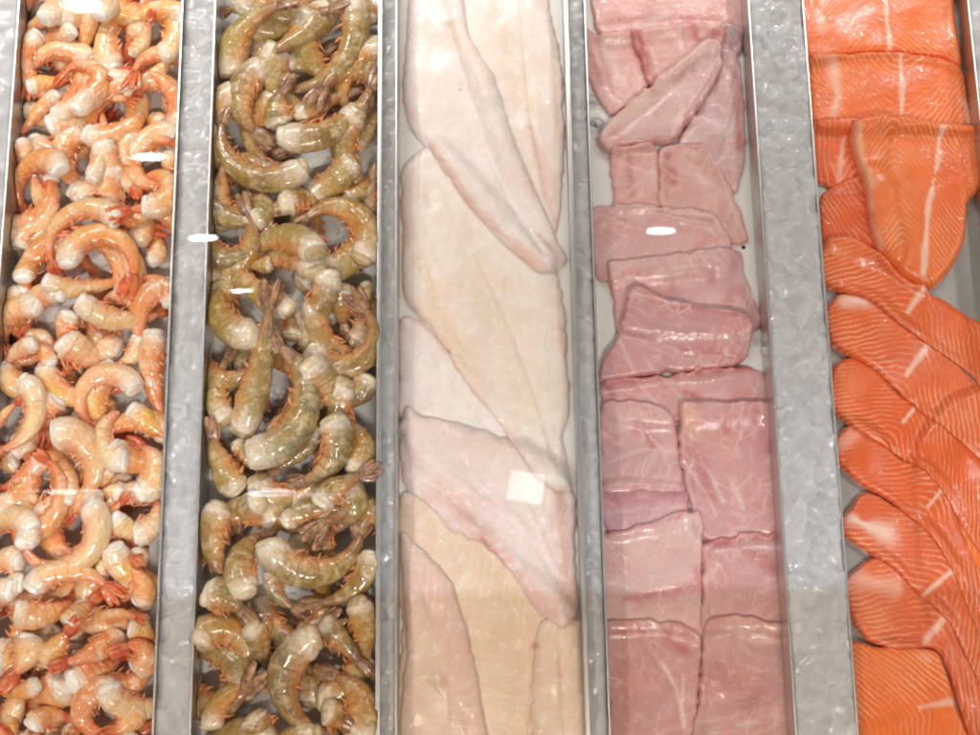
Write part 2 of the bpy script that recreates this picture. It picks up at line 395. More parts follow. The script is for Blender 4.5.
def slab(name, outline, thick, edge, base, mat, label, cat, group, feats=(), grooves=(), zg=-.012, edge0=.25,
         ragged=.0009, und=.0010, wave=None, stripe='auto', settle=4, taper=None, drape=3, under=0, curve=1.0, tint=.0):
    global HM
    W = [P(x, y, zg) for x, y in outline]
    poly = closed_spline(W)
    n = len(poly)
    nr = samp(N3, poly[:, 0], poly[:, 1])
    cen = poly.mean(0); nd = poly-cen; nd /= np.linalg.norm(nd, axis=1)[:, None]
    poly = poly+nd*(nr*ragged)[:, None]
    i0 = max(0, int((poly[:, 0].min()-X0)/CELL)-12); i1 = min(NX, int((poly[:, 0].max()-X0)/CELL)+12)
    j0 = max(0, int((poly[:, 1].min()-Y0)/CELL)-12); j1 = min(NY, int((poly[:, 1].max()-Y0)/CELL)+12)
    gx, gy = np.meshgrid(GX[i0:i1], GY[j0:j1], indexing='ij')
    ins = inside(gx, gy, poly)
    PB = np.roll(poly, -1, 0)
    d = seg_dist(gx, gy, poly, PB)
    dd = np.where(ins, d, 0)
    H = HM[i0:i1, j0:j1]
    near = ins | (d < .004)
    Hd = dilate(np.where(near, H, -.06), drape)
    m = near.astype(float)
    B = blur(Hd*m, drape*.9)/np.maximum(blur(m, drape*.9), 1e-3)
    B = np.where(m > 0, B, B[near].mean())
    sm = np.clip(np.where(ins, d, 0)*1000/settle, 0, 1); sm = sm*sm*(3-2*sm); Hc = np.maximum(np.where(near, blur(H, 1.0), B), B-.006)
    B = Hc*(1-sm)+B*sm
    q = np.clip(dd/edge, 0, 1)
    prof = edge0+(1-edge0)*(1-(1-q)**2.2)**(1/2.0)
    prof = prof*(1+.0*q)
    if taper:
        ta = np.array(P(*taper[0], zg)); tb = np.array(P(*taper[1], zg)); L2 = np.sum((tb-ta)**2)
        prof = prof*(1-(1-taper[2])*np.clip(((gx-ta[0])*(tb-ta)[0]+(gy-ta[1])*(tb-ta)[1])/L2, 0, 1)**.8)
    Z = B+thick*prof*(1+.10*(blur(ins.astype(float), 14)-.6))
    Z += und*q*(1.0*N8[i0:i1, j0:j1]*.45+N20[i0:i1, j0:j1]*1.0)
    for g in grooves:      # (pts, width_mm, depth_mm)
        if name == 'fish_fillet': g = (g[0], g[1]*.8, g[2]*1.25)
        gp = np.array([P(x, y, zg) for x, y in g[0]]); 
        gd = seg_dist(gx, gy, gp[:-1], gp[1:])*1000
        gd = gd+N3[i0:i1, j0:j1]*.35
        Z -= g[2]/1000*np.exp(-(gd/g[1])**2)*np.minimum(1, q*3+.2)
    if wave:               # (angle, wavelength_mm, amp_mm)
        ph = (gx*math.cos(wave[0])+gy*math.sin(wave[0]))*1000/wave[1]*2*math.pi+N20[i0:i1, j0:j1]*1.5
        Z += wave[2]/1000*np.sin(ph)*q
    HM[i0:i1, j0:j1] = np.where(ins, np.maximum(H, Z), H)
    # mesh
    st = .0021
    # thin the boundary to the grid step
    pts = [tuple(p) for p in poly]
    inner = []
    for off in (.0012, .003):
        tng = np.roll(poly, -1, 0)-np.roll(poly, 1, 0); tng /= np.linalg.norm(tng, axis=1)[:, None]+1e-12
        area = np.sum(poly[:, 0]*PB[:, 1]-PB[:, 0]*poly[:, 1])
        nn = np.stack([-tng[:, 1], tng[:, 0]], 1)*(1 if area > 0 else -1)
        q_ = poly+nn*off
        dq = seg_dist(q_[:, 0], q_[:, 1], poly, PB); ok = (dq > off*.93) & inside(q_[:, 0], q_[:, 1], poly)
        inner += [tuple(v) for v in q_[ok]]
    xs = np.arange(poly[:, 0].min(), poly[:, 0].max(), st); ys = np.arange(poly[:, 1].min(), poly[:, 1].max(), st)
    ax, ay = np.meshgrid(xs, ys, indexing='ij'); ax = ax+(np.arange(len(ys)) % 2)[None]*st*.5
    ax, ay = ax.ravel(), ay.ravel()
    dq = samp(np.pad(dd, 0), 0, 0) if False else None
    fi = np.clip(((ax-GX[i0])/CELL), 0, gx.shape[0]-1.001).astype(int); fj = np.clip(((ay-GY[j0])/CELL), 0, gx.shape[1]-1.001).astype(int)
    ok = dd[fi, fj] > .0042
    inner += list(zip(ax[ok], ay[ok]))
    allp = [Vector(p) for p in pts+inner]
    vo, eo, fo, *_ = delaunay_2d_cdt(allp, [(i, (i+1) % n) for i in range(n)], [], 1, 1e-6)
    xy = np.array([(v.x, v.y) for v in vo])
    def loc_samp(F):
        fx = np.clip((xy[:, 0]-GX[i0])/CELL, 0, F.shape[0]-1.001); fy = np.clip((xy[:, 1]-GY[j0])/CELL, 0, F.shape[1]-1.001)
        i = fx.astype(int); j = fy.astype(int); a = fx-i; b = fy-j
        return F[i, j]*(1-a)*(1-b)+F[i+1, j]*a*(1-b)+F[i, j+1]*(1-a)*b+F[i+1, j+1]*a*b
    zt = loc_samp(Z); zb = loc_samp(B)
    # boundary verts: those within 1e-5 of outline
    dv = seg_dist(xy[:, 0], xy[:, 1], poly, PB)
    zt = np.where(dv < 3e-4, np.minimum(zt, zb+thick*edge0*.75), zt)
    faces = [tuple(f) for f in fo]
    # orientation up
    F2 = []
    cnt = {}
    for f in faces:
        a, b, c = f[0], f[1], f[2]
        s = (xy[b, 0]-xy[a, 0])*(xy[c, 1]-xy[a, 1])-(xy[b, 1]-xy[a, 1])*(xy[c, 0]-xy[a, 0])
        f = f if s > 0 else f[::-1]
        F2.append(f)
        for q_ in range(len(f)):
            e = (f[q_], f[(q_+1) % len(f)]); cnt[e] = 1
    bed = [e for e in cnt if (e[1], e[0]) not in cnt]
    V = [(x, y, z) for (x, y), z in zip(xy, zt)]
    nv = len(V); mp = {}
    for a, b in bed:
        for q_ in (a, b):
            if q_ not in mp:
                mp[q_] = len(V); V.append((xy[q_, 0], xy[q_, 1], zb[q_]+thick*edge0*.3)); V.append((xy[q_, 0], xy[q_, 1], zb[q_]-.0006))
    for a, b in bed:
        F2.append((b, a, mp[a], mp[b])); F2.append((mp[b], mp[a], mp[a]+1, mp[b]+1))
    # bottom
    F3 = [tuple(reversed(f)) for f in F2[:len(fo)]]
    nb = len(V); 
    V += [(x, y, z-.0006) for (x, y), z in zip(xy, zb)]
    rep = {}
    for f in F3: F2.append(tuple(mp[q_]+1 if q_ in mp else nb+q_ for q_ in f))
    V = np.array(V)
    full = np.concatenate([np.arange(nv), np.repeat(list(mp.keys()), 2) if mp else [], np.arange(nv)]).astype(int)
    o3 = Vector((cen[0], cen[1], float(zb.mean())))
    # colour
    col = np.tile(np.array(base, dtype=float), (nv, 1))
    g20 = samp(N20, xy[:, 0], xy[:, 1])[:, None]; g8 = samp(N8, xy[:, 0], xy[:, 1])[:, None]
    for f in feats:        # (pts, width_mm, colour, strength)
        fp = np.array([P(x, y, zg) for x, y in f[0]])
        if len(fp) == 1: fp = np.array([fp[0], fp[0]+1e-5])
        fd = seg_dist(xy[:, 0], xy[:, 1], fp[:-1], fp[1:])*1000
        w = f[1]*(1+.28*g8[:, 0]+.12*samp(N3, xy[:, 0], xy[:, 1]))
        s = f[3]*np.exp(-(fd/np.maximum(w, .4))**(4 if len(f) > 4 else 2))
        col = col*(1-s[:, None])+np.array(f[2])*s[:, None]
    if tint is not None and not isinstance(tint, float):
        ed = np.exp(-(dv*1000/4.)**2)*np.clip(.6+.5*g8[:, 0], 0, 1)
        col = col*(1-.35*ed[:, None])+np.array(tint)*.35*ed[:, None]
    C = np.concatenate([col, np.ones((nv, 1))], 1)[full]
    me_o = link_mesh(name, V-np.array(o3), F2, mat, loc=o3)
    me = me_o.data
    ca = me.attributes.new('Col', 'FLOAT_COLOR', 'POINT'); ca.data.foreach_set('color', C.astype(np.float32).ravel())
    if stripe == 'auto':
        pc = random.uniform(-.5, .5); e1 = outline[0]; c0 = np.mean(np.array(outline), 0)
        ang = {'fish_fillet': 1.1, 'fish_portion': random.choice((.3, 1.2, 2.0, -.4))}.get(name, 0)+pc*.4
        stripe = (tuple(c0), (c0[0]+50*math.cos(ang), c0[1]+50*math.sin(ang)), .55, .8, .02, 9.0 if name == 'fish_portion' else 6.5)
    if stripe:             # p0,p1 = band line, ka, kb, r, spacing(mm)
        (p0, p1, ka, kb, rr, spc) = stripe
        a0 = np.array(P(*p0, zg)); a1 = np.array(P(*p1, zg)); dr = (a1-a0)/np.linalg.norm(a1-a0); pe = np.array([-dr[1], dr[0]])
        tt = (xy-a0)@dr; ss = (xy-a0)@pe
        ph = (ka*tt+kb*np.sqrt(ss**2+rr**2))*1000/spc
        at = me.attributes.new('phase', 'FLOAT', 'POINT'); at.data.foreach_set('value', ph[full].astype(np.float32))
    tag(me_o, label, cat, group)
    return me_o

def cc(ox, oy, s, pts): return [(ox+x/s, oy+y/s) for x, y in pts]

# --- tray 3: pale fillets
CR = lin(238, 220, 202); CRW = lin(246, 234, 222); CRP = lin(236, 208, 192); YEL = lin(240, 212, 184); PNK = lin(230, 184, 172); RED = lin(200, 112, 100)
def wf(label, pts, feats, grooves, **kw):
    return slab('fish_fillet', pts, kw.pop('thick', .011), kw.pop('edge', .022), kw.pop('base', CR), M_WHITEFISH, label, 'fish fillet',
                'pale fish fillets overlapping in the middle tray', feats, grooves, zg=-.012, edge0=.06, settle=13, tint=lin(228, 178, 156), ragged=kw.pop('ragged', .0009), und=.0016, **kw)
wf('broad cream fillet at the bottom of the middle tray, lying lowest', [(399, 492), (440, 500), (520, 560), (584, 620), (590, 700), (594, 775), (402, 775), (399, 640)],
   [([(440, 560), (470, 640), (480, 760)], 26, YEL, .6), ([(500, 570), (530, 700), (530, 770)], 20, lin(228, 198, 164), .6), ([(534, 645)], 5, RED, .8), ([(558, 672)], 6, PNK, .8),
    ([(420, 660), (440, 690)], 8, lin(206, 176, 140), .6)],
   [([(530, 615), (534, 660), (530, 735)], 3, 3.5), ([(420, 670), (440, 697), (444, 735)], 3, 3), ([(556, 640), (560, 735)], 4, 1.5)], base=lin(238, 209, 185))
wf('small cream fillet end beside the right wall at the bottom of the middle tray', [(540, 622), (580, 618), (585, 650), (592, 775), (536, 775), (532, 700)],
   [([(560, 672)], 7, PNK, .7), ([(536, 645)], 4, RED, .8)], [([(560, 640), (566, 735)], 3, 2)], base=lin(237, 207, 184), thick=.008)
wf('pinkish flap fillet folded along the left wall near the bottom', [(399, 530), (420, 545), (450, 580), (470, 640), (482, 700), (486, 775), (402, 775), (404, 640)],
   [([(425, 580), (455, 660), (470, 740)], 20, PNK, .55), ([(430, 640), (432, 735)], 14, YEL, .5), ([(442, 682)], 5, lin(176, 130, 96), .4)],
   [([(412, 560), (432, 620), (440, 640)], 2.5, 1.6), ([(442, 665), (447, 700), (446, 735)], 2.5, 2.2), ([(424, 680), (440, 697)], 3, 2.2)], base=lin(238, 206, 188), thick=.009)
wf('whitish fillet emerging left of the yellow one, halfway down the middle tray', [(398, 312), (420, 315), (470, 370), (520, 440), (560, 500), (540, 530), (430, 470), (400, 430), (397, 360)],
   [([(430, 370), (500, 450)], 16, CRW, .6)], [([(430, 345), (500, 440)], 4, 1.2)], base=lin(243, 228, 223))
wf('pink tinged fillet with a ruffled left end, below the whitish one', [(399, 412), (408, 402), (420, 412), (460, 420), (520, 440), (560, 462), (576, 490), (577, 560), (580, 612), (562, 626), (535, 606), (515, 575), (490, 548), (450, 525), (425, 500), (401, 480), (398, 440)],
   [([(440, 490), (500, 550), (550, 610)], 13, PNK, .75), ([(482, 536), (500, 560)], 3.5, RED, .8), ([(430, 430), (500, 450)], 12, CRP, .5), ([(560, 490), (568, 600)], 8, lin(216, 160, 140), .6),
    ([(528, 490)], 20, CRW, .5)],
   [([(470, 480), (520, 520), (560, 580)], 4, 2.0), ([(440, 420), (470, 470), (478, 490)], 3, 1.2), ([(530, 500), (560, 560)], 5, 1.5), ([(430, 497), (492, 545)], 2.5, 1.2)],
   base=lin(241, 219, 212), ragged=.0012, thick=.012)
wf('large yellowish fillet with a long central seam in the middle tray', [(400, 160), (420, 140), (440, 136), (490, 186), (552, 250), (566, 300), (569, 350), (571, 410), (565, 432), (572, 470), (572, 488), (556, 490), (530, 470), (500, 420), (465, 378), (430, 322), (402, 290), (400, 230)],
   [([(424, 258), (440, 310), (476, 375)], 12, YEL, .8), ([(470, 260), (530, 400)], 22, lin(236, 214, 184), .5), ([(562, 320), (566, 350)], 4, PNK, .6), ([(500, 420), (540, 466)], 6, CRP, .6),
    ([(548, 470), (565, 480)], 8, CRW, .7), ([(408, 170), (404, 240)], 6, PNK, .35), ([(425, 190), (428, 200)], 4, lin(180, 150, 120), .35)],
   [([(478, 250), (515, 330), (540, 400), (556, 460)], 4.5, 2.4), ([(422, 262), (440, 310), (470, 365)], 4, 1.8), ([(470, 380), (520, 440)], 4, 1.2), ([(555, 420), (560, 480)], 3, 1.2)],
   base=lin(243, 227, 217), thick=.012)
wf('cream fillet along the right wall at the top of the middle tray', [(448, -40), (452, 10), (476, 80), (506, 165), (534, 212), (556, 226), (562, 200), (566, 120), (562, 50), (552, 0), (540, -40)],
   [([(530, 120), (548, 180), (555, 215)], 7, PNK, .55), ([(500, 20), (524, 100)], 12, YEL, .5), ([(552, 60), (560, 130)], 5, CRP, .6)],
   [([(520, -20), (528, 70), (532, 110), (548, 190)], 3.5, 2.5), ([(556, 30), (560, 120)], 3, 1)], base=lin(243, 226, 216), thick=.010)
wf('longest whitish fillet slanting from top left to the right wall', [(412, -40), (404, 40), (401, 80), (408, 115), (430, 145), (460, 190), (490, 225), (510, 245), (545, 270), (568, 252), (560, 235), (546, 205), (528, 165), (512, 125), (494, 70), (470, 30), (455, -40)],
   [([(430, 140), (480, 212), (540, 262)], 5, lin(226, 170, 148), .55), ([(515, 140), (535, 190)], 7, PNK, .55), ([(450, 20), (490, 80)], 5, YEL, .5), ([(420, 30), (450, 130)], 18, CRW, .6), ([(460, 83)], 1.6, lin(150, 80, 50), .8),
    ([(540, 230), (560, 250)], 6, PNK, .5)],
   [([(448, 20), (466, 80), (490, 150), (520, 215), (545, 250)], 4.5, 2.6), ([(410, 110), (450, 185)], 4, 1.)], base=lin(244, 229, 223), thick=.012)

# --- tray 4: pink portions
PK = lin(230, 178, 170); PKD = lin(196, 112, 112); PKL = lin(236, 196, 186); PKR = lin(188, 72, 72); PKG = lin(196, 156, 158); WHT = lin(242, 216, 206)
def pf(label, pts, feats, grooves, **kw):
    return slab('fish_portion', pts, kw.pop('thick', .0065), kw.pop('edge', .0035), kw.pop('base', PK), M_PINK, label, 'fish portion',
                'pink fish portions overlapping in their tray', feats, grooves, zg=-.012, edge0=.5, und=kw.pop('und', .0007), tint=kw.pop('tint', lin(206, 118, 114)), **kw)
A4 = lambda p: cc(570, 0, 2.94, p); B4 = lambda p: cc(570, 240, 2.94, p); C4 = lambda p: cc(570, 485, 2.94, p)
pf('pink portion cropped by the top of the photo', A4([(85, -90), (520, -90), (522, 70), (440, 60), (340, 60), (180, 80), (95, 75)]),
   [(A4([(150, 20), (400, 20)]), 8, PKD, .5), (A4([(200, 30), (300, 10)]), 3, WHT, .6)], [(A4([(100, 40), (300, 25), (450, 30)]), 4, 1)])
pf('small greyish translucent scrap in the top right corner of the pink tray', A4([(445, 45), (522, 50), (518, 110), (495, 140), (450, 120)]),
   [(A4([(490, 80)]), 8, lin(196, 170, 172), .8)], [(A4([(470, 60), (500, 120)]), 3, 2)], base=PKG, thick=.008, edge=.004)
pf('pink wedge with a pointed corner over the left rim, near the top', A4([(27, 28), (60, 45), (90, 70), (190, 62), (225, 140), (245, 220), (180, 280), (128, 305), (100, 280), (62, 205), (30, 110)]),
   [(A4([(195, 70), (215, 140), (240, 210)]), 4, PKR, .85), (A4([(40, 80), (110, 230)]), 5, PKD, .5), (A4([(100, 100), (170, 220)]), 4, WHT, .5)],
   [(A4([(80, 90), (120, 220), (150, 270)]), 3, 1.2)])
pf('squarish pink piece right of the pointed wedge, near the top', A4([(192, 62), (340, 40), (440, 48), (462, 70), (445, 110), (330, 190), (245, 225), (215, 140)]),
   [(A4([(205, 70), (235, 190)]), 5, PKR, .8), (A4([(370, 50), (385, 90)]), 4, PKR, .6), (A4([(325, 60), (335, 110)]), 2, WHT, .7), (A4([(430, 70), (455, 80)]), 4, PKD, .8)],
   [(A4([(330, 50), (345, 110)]), 2, 1.5), (A4([(430, 90), (460, 60)]), 3, 1.5)])
pf('tall translucent pink piece hugging the right wall', A4([(455, 120), (508, 130), (524, 250), (530, 400), (516, 500), (498, 535), (440, 470), (395, 420), (330, 400), (345, 350), (400, 270), (440, 200)]),
   [(A4([(500, 180), (512, 400)]), 5, PKD, .7), (A4([(345, 385), (400, 270), (430, 240)]), 2, WHT, .8), (A4([(500, 200), (470, 370)]), 1.8, WHT, .5), (A4([(440, 300)]), 14, PKG, .6), (A4([(380, 380)]), 4, WHT, .6)],
   [(A4([(500, 260), (480, 360), (450, 440)]), 2.5, 1.4), (A4([(400, 280), (350, 380)]), 2, 1.5)], base=lin(223, 183, 181))
pf('large pink fillet wedge lying diagonally across the upper pink tray', A4([(84, 388), (112, 335), (225, 235), (330, 155), (408, 90), (440, 105), (456, 125), (450, 190), (400, 275), (345, 350), (300, 392), (240, 400), (160, 402), (122, 420)]),
   [(A4([(100, 370), (240, 250), (400, 110)]), 3.5, lin(242, 206, 184), .8), (A4([(340, 330), (440, 170)]), 5, PKD, .5), (A4([(180, 340), (330, 300)]), 10, PKL, .5), (A4([(300, 380), (200, 400)]), 4, PKD, .5),
    (A4([(250, 250)]), 4, PKD, .4), (A4([(370, 185)]), 3, PKD, .5), (A4([(150, 380)]), 4, PKD, .5)],
   [(A4([(130, 380), (260, 280), (400, 150)]), 3.5, 1.2)], base=lin(230, 189, 184), thick=.013)
pf('small square pink piece beside the drain hole, left side', A4([(122, 422), (160, 403), (265, 400), (272, 470), (276, 580), (200, 590), (135, 585), (130, 500)]),
   [(A4([(180, 430), (190, 540)]), 5, PKD, .5), (A4([(150, 560), (250, 480)]), 2, WHT, .5), (A4([(135, 505)]), 3, WHT, .6), (A4([(250, 420), (262, 560)]), 3, PKL, .6)], [(A4([(150, 440), (240, 470)]), 3, 1)])
pf('pink piece with a long striped tail pointing to the lower right', A4([(268, 405), (310, 395), (360, 400), (405, 402), (450, 468), (495, 545), (530, 640), (538, 684), (490, 688), (455, 640), (430, 620), (360, 600), (278, 590), (270, 480)]),
   [(A4([(297, 430)]), 4, PKR, .8), (A4([(310, 470), (315, 510)]), 4, PKD, .8), (A4([(350, 440), (450, 540)]), 8, PKL, .4), (A4([(410, 410), (450, 480), (520, 660)]), 2, WHT, .6),
    (A4([(300, 560)]), 6, PKG, .5)],
   [(A4([(460, 520), (520, 670)]), 2, 1.6), (A4([(440, 540), (500, 680)]), 2, 1.4), (A4([(300, 430), (320, 520)]), 4, 1.2)])
pf('broad pink strip bearing the round white glint', A4([(62, 592), (100, 578), (200, 574), (300, 586), (430, 600), (465, 650), (490, 692), (480, 760), (300, 790), (100, 800), (72, 720)]),
   [(A4([(280, 590), (440, 615), (480, 680)]), 5, PKL, .7), (A4([(150, 640), (400, 650)]), 9, lin(226, 168, 160), .5), (A4([(120, 600), (90, 680)]), 3, WHT, .4), (A4([(420, 650), (460, 690)]), 2, WHT, .6)],
   [(A4([(240, 600), (350, 625), (460, 640)]), 3, 1.5), (A4([(170, 590), (180, 650), (90, 730)]), 3, .8)], base=lin(229, 181, 178))
pf('pink portion with a ragged right corner, below the glinting one', B4([(118, 48), (160, 38), (300, 22), (430, 5), (508, 5), (528, 70), (552, 130), (568, 180), (580, 215), (562, 248), (400, 262), (160, 250), (132, 150)]),
   [(B4([(150, 60), (420, 30)]), 4, PKL, .6), (B4([(520, 120), (565, 210)]), 8, PKG, .6), (B4([(310, 130)]), 5, PKD, .5), (B4([(230, 100), (280, 70), (400, 60)]), 2, WHT, .5), (B4([(140, 80), (180, 110)]), 3, WHT, .4), (B4([(430, 100)]), 6, PKD, .4)],
   [(B4([(150, 70), (200, 120)]), 3, 1), (B4([(430, 60), (450, 140)]), 4, 1.2), (B4([(530, 130), (560, 200)]), 2.5, 1.6)], base=lin(226, 178, 177))
pf('thick glossy pink portion with a curved seam and white membrane along its top', B4([(178, 138), (210, 124), (250, 142), (300, 165), (420, 185), (540, 208), (552, 250), (534, 320), (502, 350), (400, 366), (300, 374), (95, 398), (98, 345), (150, 255)]),
   [(B4([(200, 150), (260, 155), (330, 185), (440, 190), (540, 215)]), 5, PKR, .55), (B4([(190, 148), (240, 160), (320, 180), (380, 180), (430, 190), (530, 205)]), 1.8, WHT, .9), (B4([(490, 205)]), 4, PKR, .7),
    (B4([(200, 240), (350, 260)]), 8, lin(208, 158, 162), .7), (B4([(150, 280), (190, 370)]), 1.4, WHT, .5), (B4([(220, 330), (250, 370)]), 1.4, WHT, .4), (B4([(330, 310), (500, 330)]), 5, PKD, .6)],
   [(B4([(140, 265), (220, 285), (340, 325), (380, 330)]), 2.5, 2.2), (B4([(230, 200), (400, 230), (520, 260)]), 6, 1.2)], base=lin(218, 163, 163), thick=.016)
pf('narrow pink strip with a deep red upper edge', B4([(100, 402), (200, 388), (300, 378), (440, 362), (540, 352), (582, 370), (594, 420), (600, 500), (400, 520), (200, 520), (106, 480)]),
   [(B4([(105, 405), (300, 380), (550, 356)]), 3.2, PKR, .85), (B4([(110, 410), (130, 440)]), 3, PKR, .6), (B4([(210, 410), (260, 460)]), 1.3, WHT, .6), (B4([(290, 400), (340, 450)]), 1.3, WHT, .5), (B4([(590, 400)]), 5, WHT, .6), (B4([(350, 430), (400, 450)]), 3, PKR, .6)],
   [(B4([(200, 400), (260, 460)]), 2, 1), (B4([(300, 390), (380, 455)]), 2, 1.)], base=lin(221, 168, 166))
pf('low pink piece peeking out under the marbled square, left side', C4([(98, -10), (350, 0), (362, 60), (340, 100), (130, 135), (106, 100)]),
   [(C4([(130, 40), (330, 20)]), 5, lin(206, 130, 140), .6), (C4([(110, 72), (350, 50)]), 1.6, WHT, .4)], [], base=lin(215, 168, 172))
pf('square pink portion with a red marbled patch, on the left', B4([(96, 468), (180, 460), (250, 462), (290, 485), (322, 512), (334, 560), (345, 650), (352, 722), (250, 728), (100, 730), (94, 600)]),
   [(B4([(215, 540), (260, 590)]), 6, PKR, .5), (B4([(215, 530), (225, 570)]), 1.5, WHT, .8), (B4([(240, 560), (280, 600)]), 1.3, WHT, .7), (B4([(120, 490), (300, 520)]), 5, PKL, .4), (B4([(110, 600), (320, 660)]), 12, PKG, .4), (B4([(330, 560), (345, 720)]), 3, PKD, .6),
    (B4([(120, 640), (220, 600), (320, 610)]), 1.4, WHT, .5)],
   [(B4([(200, 530), (260, 600)]), 4, 1.4), (B4([(140, 600), (300, 620)]), 6, .8)], base=lin(226, 177, 175))
pf('large pink portion with pale diagonal sinews, on the right', B4([(336, 468), (400, 462), (500, 462), (600, 466), (612, 520), (625, 590), (630, 700), (634, 780), (618, 862), (560, 862), (410, 868), (370, 790), (352, 720), (334, 640), (326, 540)]),
   [(B4([(350, 480), (370, 560)]), 9, lin(240, 190, 160), .7), (B4([(450, 500), (470, 600), (500, 700)]), 6, lin(226, 168, 152), .7), (B4([(390, 630), (430, 690), (460, 760)]), 1.8, WHT, .9), (B4([(350, 660), (400, 720), (440, 800)]), 1.5, WHT, .8),
    (B4([(480, 690), (520, 780)]), 1.6, WHT, .7), (B4([(560, 500), (600, 600)]), 9, lin(206, 124, 128), .7), (B4([(620, 620), (626, 700)]), 5, PKR, .6), (B4([(470, 545)]), 5, PKR, .5), (B4([(380, 600), (420, 740)]), 8, PKR, .4), (B4([(600, 470)]), 4, PKR, .6)],
   [(B4([(470, 510), (478, 580), (500, 620)]), 3.5, 2.2), (B4([(380, 560), (420, 660), (460, 780)]), 3, 1.6), (B4([(560, 480), (575, 640)]), 5, 1)], base=lin(224, 169, 168), thick=.012)
pf('pale pink square with a frayed top, second from the bottom on the left', C4([(98, 138), (150, 125), (230, 105), (320, 72), (362, 66), (388, 68), (400, 130), (402, 300), (404, 440), (330, 420), (230, 410), (115, 410), (104, 300)]),
   [(C4([(150, 200), (350, 120)]), 14, PKL, .8), (C4([(170, 330), (390, 290)]), 4, PKD, .7), (C4([(110, 140), (330, 85)]), 3, lin(210, 112, 104), .6), (C4([(240, 240), (250, 270)]), 3, WHT, .7), (C4([(380, 240), (395, 290)]), 3, PKR, .4), (C4([(200, 350), (380, 330)]), 6, lin(208, 160, 162), .5)],
   [(C4([(130, 290), (220, 318), (395, 290)]), 4, 1.4)], base=lin(232, 189, 183))
pf('pink square with a red upper right corner, second from the bottom on the right', C4([(405, 172), (450, 150), (530, 132), (600, 136), (664, 130), (667, 200), (662, 300), (658, 420), (520, 410), (400, 420), (402, 300)]),
   [(C4([(420, 165), (540, 140), (660, 140)]), 5, PKR, .6), (C4([(560, 190), (640, 260)]), 9, PKD, .6), (C4([(412, 270), (440, 240)]), 3, WHT, .6), (C4([(450, 300), (600, 340)]), 8, lin(212, 158, 152), .5)],
   [(C4([(420, 260), (500, 210), (640, 230)]), 5, 1.1)], base=lin(223, 171, 168))
pf('bottom left pink portion with a forked white sinew', C4([(112, 402), (200, 396), (330, 402), (380, 425), (402, 450), (396, 560), (388, 735), (388, 860), (130, 860), (124, 640)]),
   [(C4([(140, 420), (350, 430)]), 9, PKR, .45), (C4([(290, 440), (350, 480)]), 7, PKR, .5), (C4([(280, 520), (320, 590), (345, 680)]), 1.6, WHT, .8), (C4([(345, 560), (340, 680), (350, 720)]), 1.8, WHT, .8), (C4([(170, 500), (180, 800)]), 10, lin(222, 158, 148), .6),
    (C4([(220, 740), (300, 640)]), 8, PKG, .3)],
   [(C4([(260, 500), (330, 620), (345, 720)]), 3.5, 1.8), (C4([(150, 510), (200, 500), (260, 560)]), 4, 1)], base=lin(220, 165, 161), und=.0012)
pf('bottom right pink portion with a pale frilled top edge', C4([(405, 410), (430, 385), (480, 374), (560, 386), (655, 420), (662, 560), (670, 735), (672, 860), (380, 860), (384, 640), (398, 520)]),
   [(C4([(420, 395), (500, 385), (650, 430)]), 5, lin(232, 180, 164), .8), (C4([(480, 420), (640, 455)]), 2, WHT, .5), (C4([(500, 705), (660, 690)]), 1.6, WHT, .5), (C4([(390, 700), (450, 690)]), 1.4, WHT, .5), (C4([(450, 560), (560, 620)]), 14, lin(200, 128, 124), .6),
    (C4([(620, 540), (640, 580)]), 2, WHT, .5)],
   [(C4([(410, 440), (500, 430), (560, 480), (650, 450)]), 4, 1.6), (C4([(450, 640), (640, 620)]), 6, 1)], base=lin(220, 168, 163), und=.0012)

# --- tray 5: salmon
SA = lin(242, 118, 50); SAD = lin(228, 92, 46); SAL = lin(246, 146, 92); SWH = lin(248, 206, 184)
def sf(label, pts, feats, grooves, stripe, **kw):
    return slab('salmon_portion', pts, kw.pop('thick', .012), kw.pop('edge', .006), kw.pop('base', SA), M_SALMON, label, 'salmon portion',
                'orange salmon portions overlapping in the right tray', feats, grooves, zg=-.010, edge0=.4, und=kw.pop('und', .0008), stripe=stripe, ragged=.0004, **kw)
A5 = lambda p: cc(780, 0, 1.986, p); B5 = lambda p: cc(780, 365, 1.986, p)
sf('salmon block cut off by the top edge of the photo', A5([(52, -70), (352, -70), (356, 0), (372, 115), (330, 102), (240, 90), (140, 95), (60, 108)]),
   [(A5([(216, -60), (218, 20), (226, 82)]), 2.2, SWH, .95, 1), (A5([(80, 10), (90, 50)]), 5, SWH, .35)], [], (A5([(216, 0)])[0], A5([(224, 82)])[0], -.7, .75, .012, 4.6))
sf('salmon block with a white central line, second from the top', A5([(58, 108), (100, 100), (140, 94), (240, 90), (330, 104), (374, 128), (384, 180), (392, 250), (300, 250), (150, 245), (72, 240), (64, 160)]),
   [(A5([(246, 100), (250, 160), (248, 240)]), 2.6, SWH, .95, 1), (A5([(110, 115), (122, 180), (112, 215)]), 5, SWH, .7), (A5([(250, 150)]), 30, SAD, .25), (A5([(374, 190), (384, 230)]), 4, SWH, .5)], [],
   (A5([(246, 100)])[0], A5([(250, 240)])[0], .55, .85, .02, 4.8))
sf('dark salmon end showing behind the big block, left', A5([(70, 232), (215, 228), (210, 300), (185, 350), (122, 359), (100, 352), (82, 345), (74, 290)]),
   [(A5([(135, 260), (125, 350)]), 2, SWH, .6), (A5([(80, 330), (115, 350)]), 4, SAD, .7)], [], (A5([(150, 240)])[0], A5([(120, 350)])[0], .3, .95, .01, 5), base=lin(232, 106, 54), thick=.006)
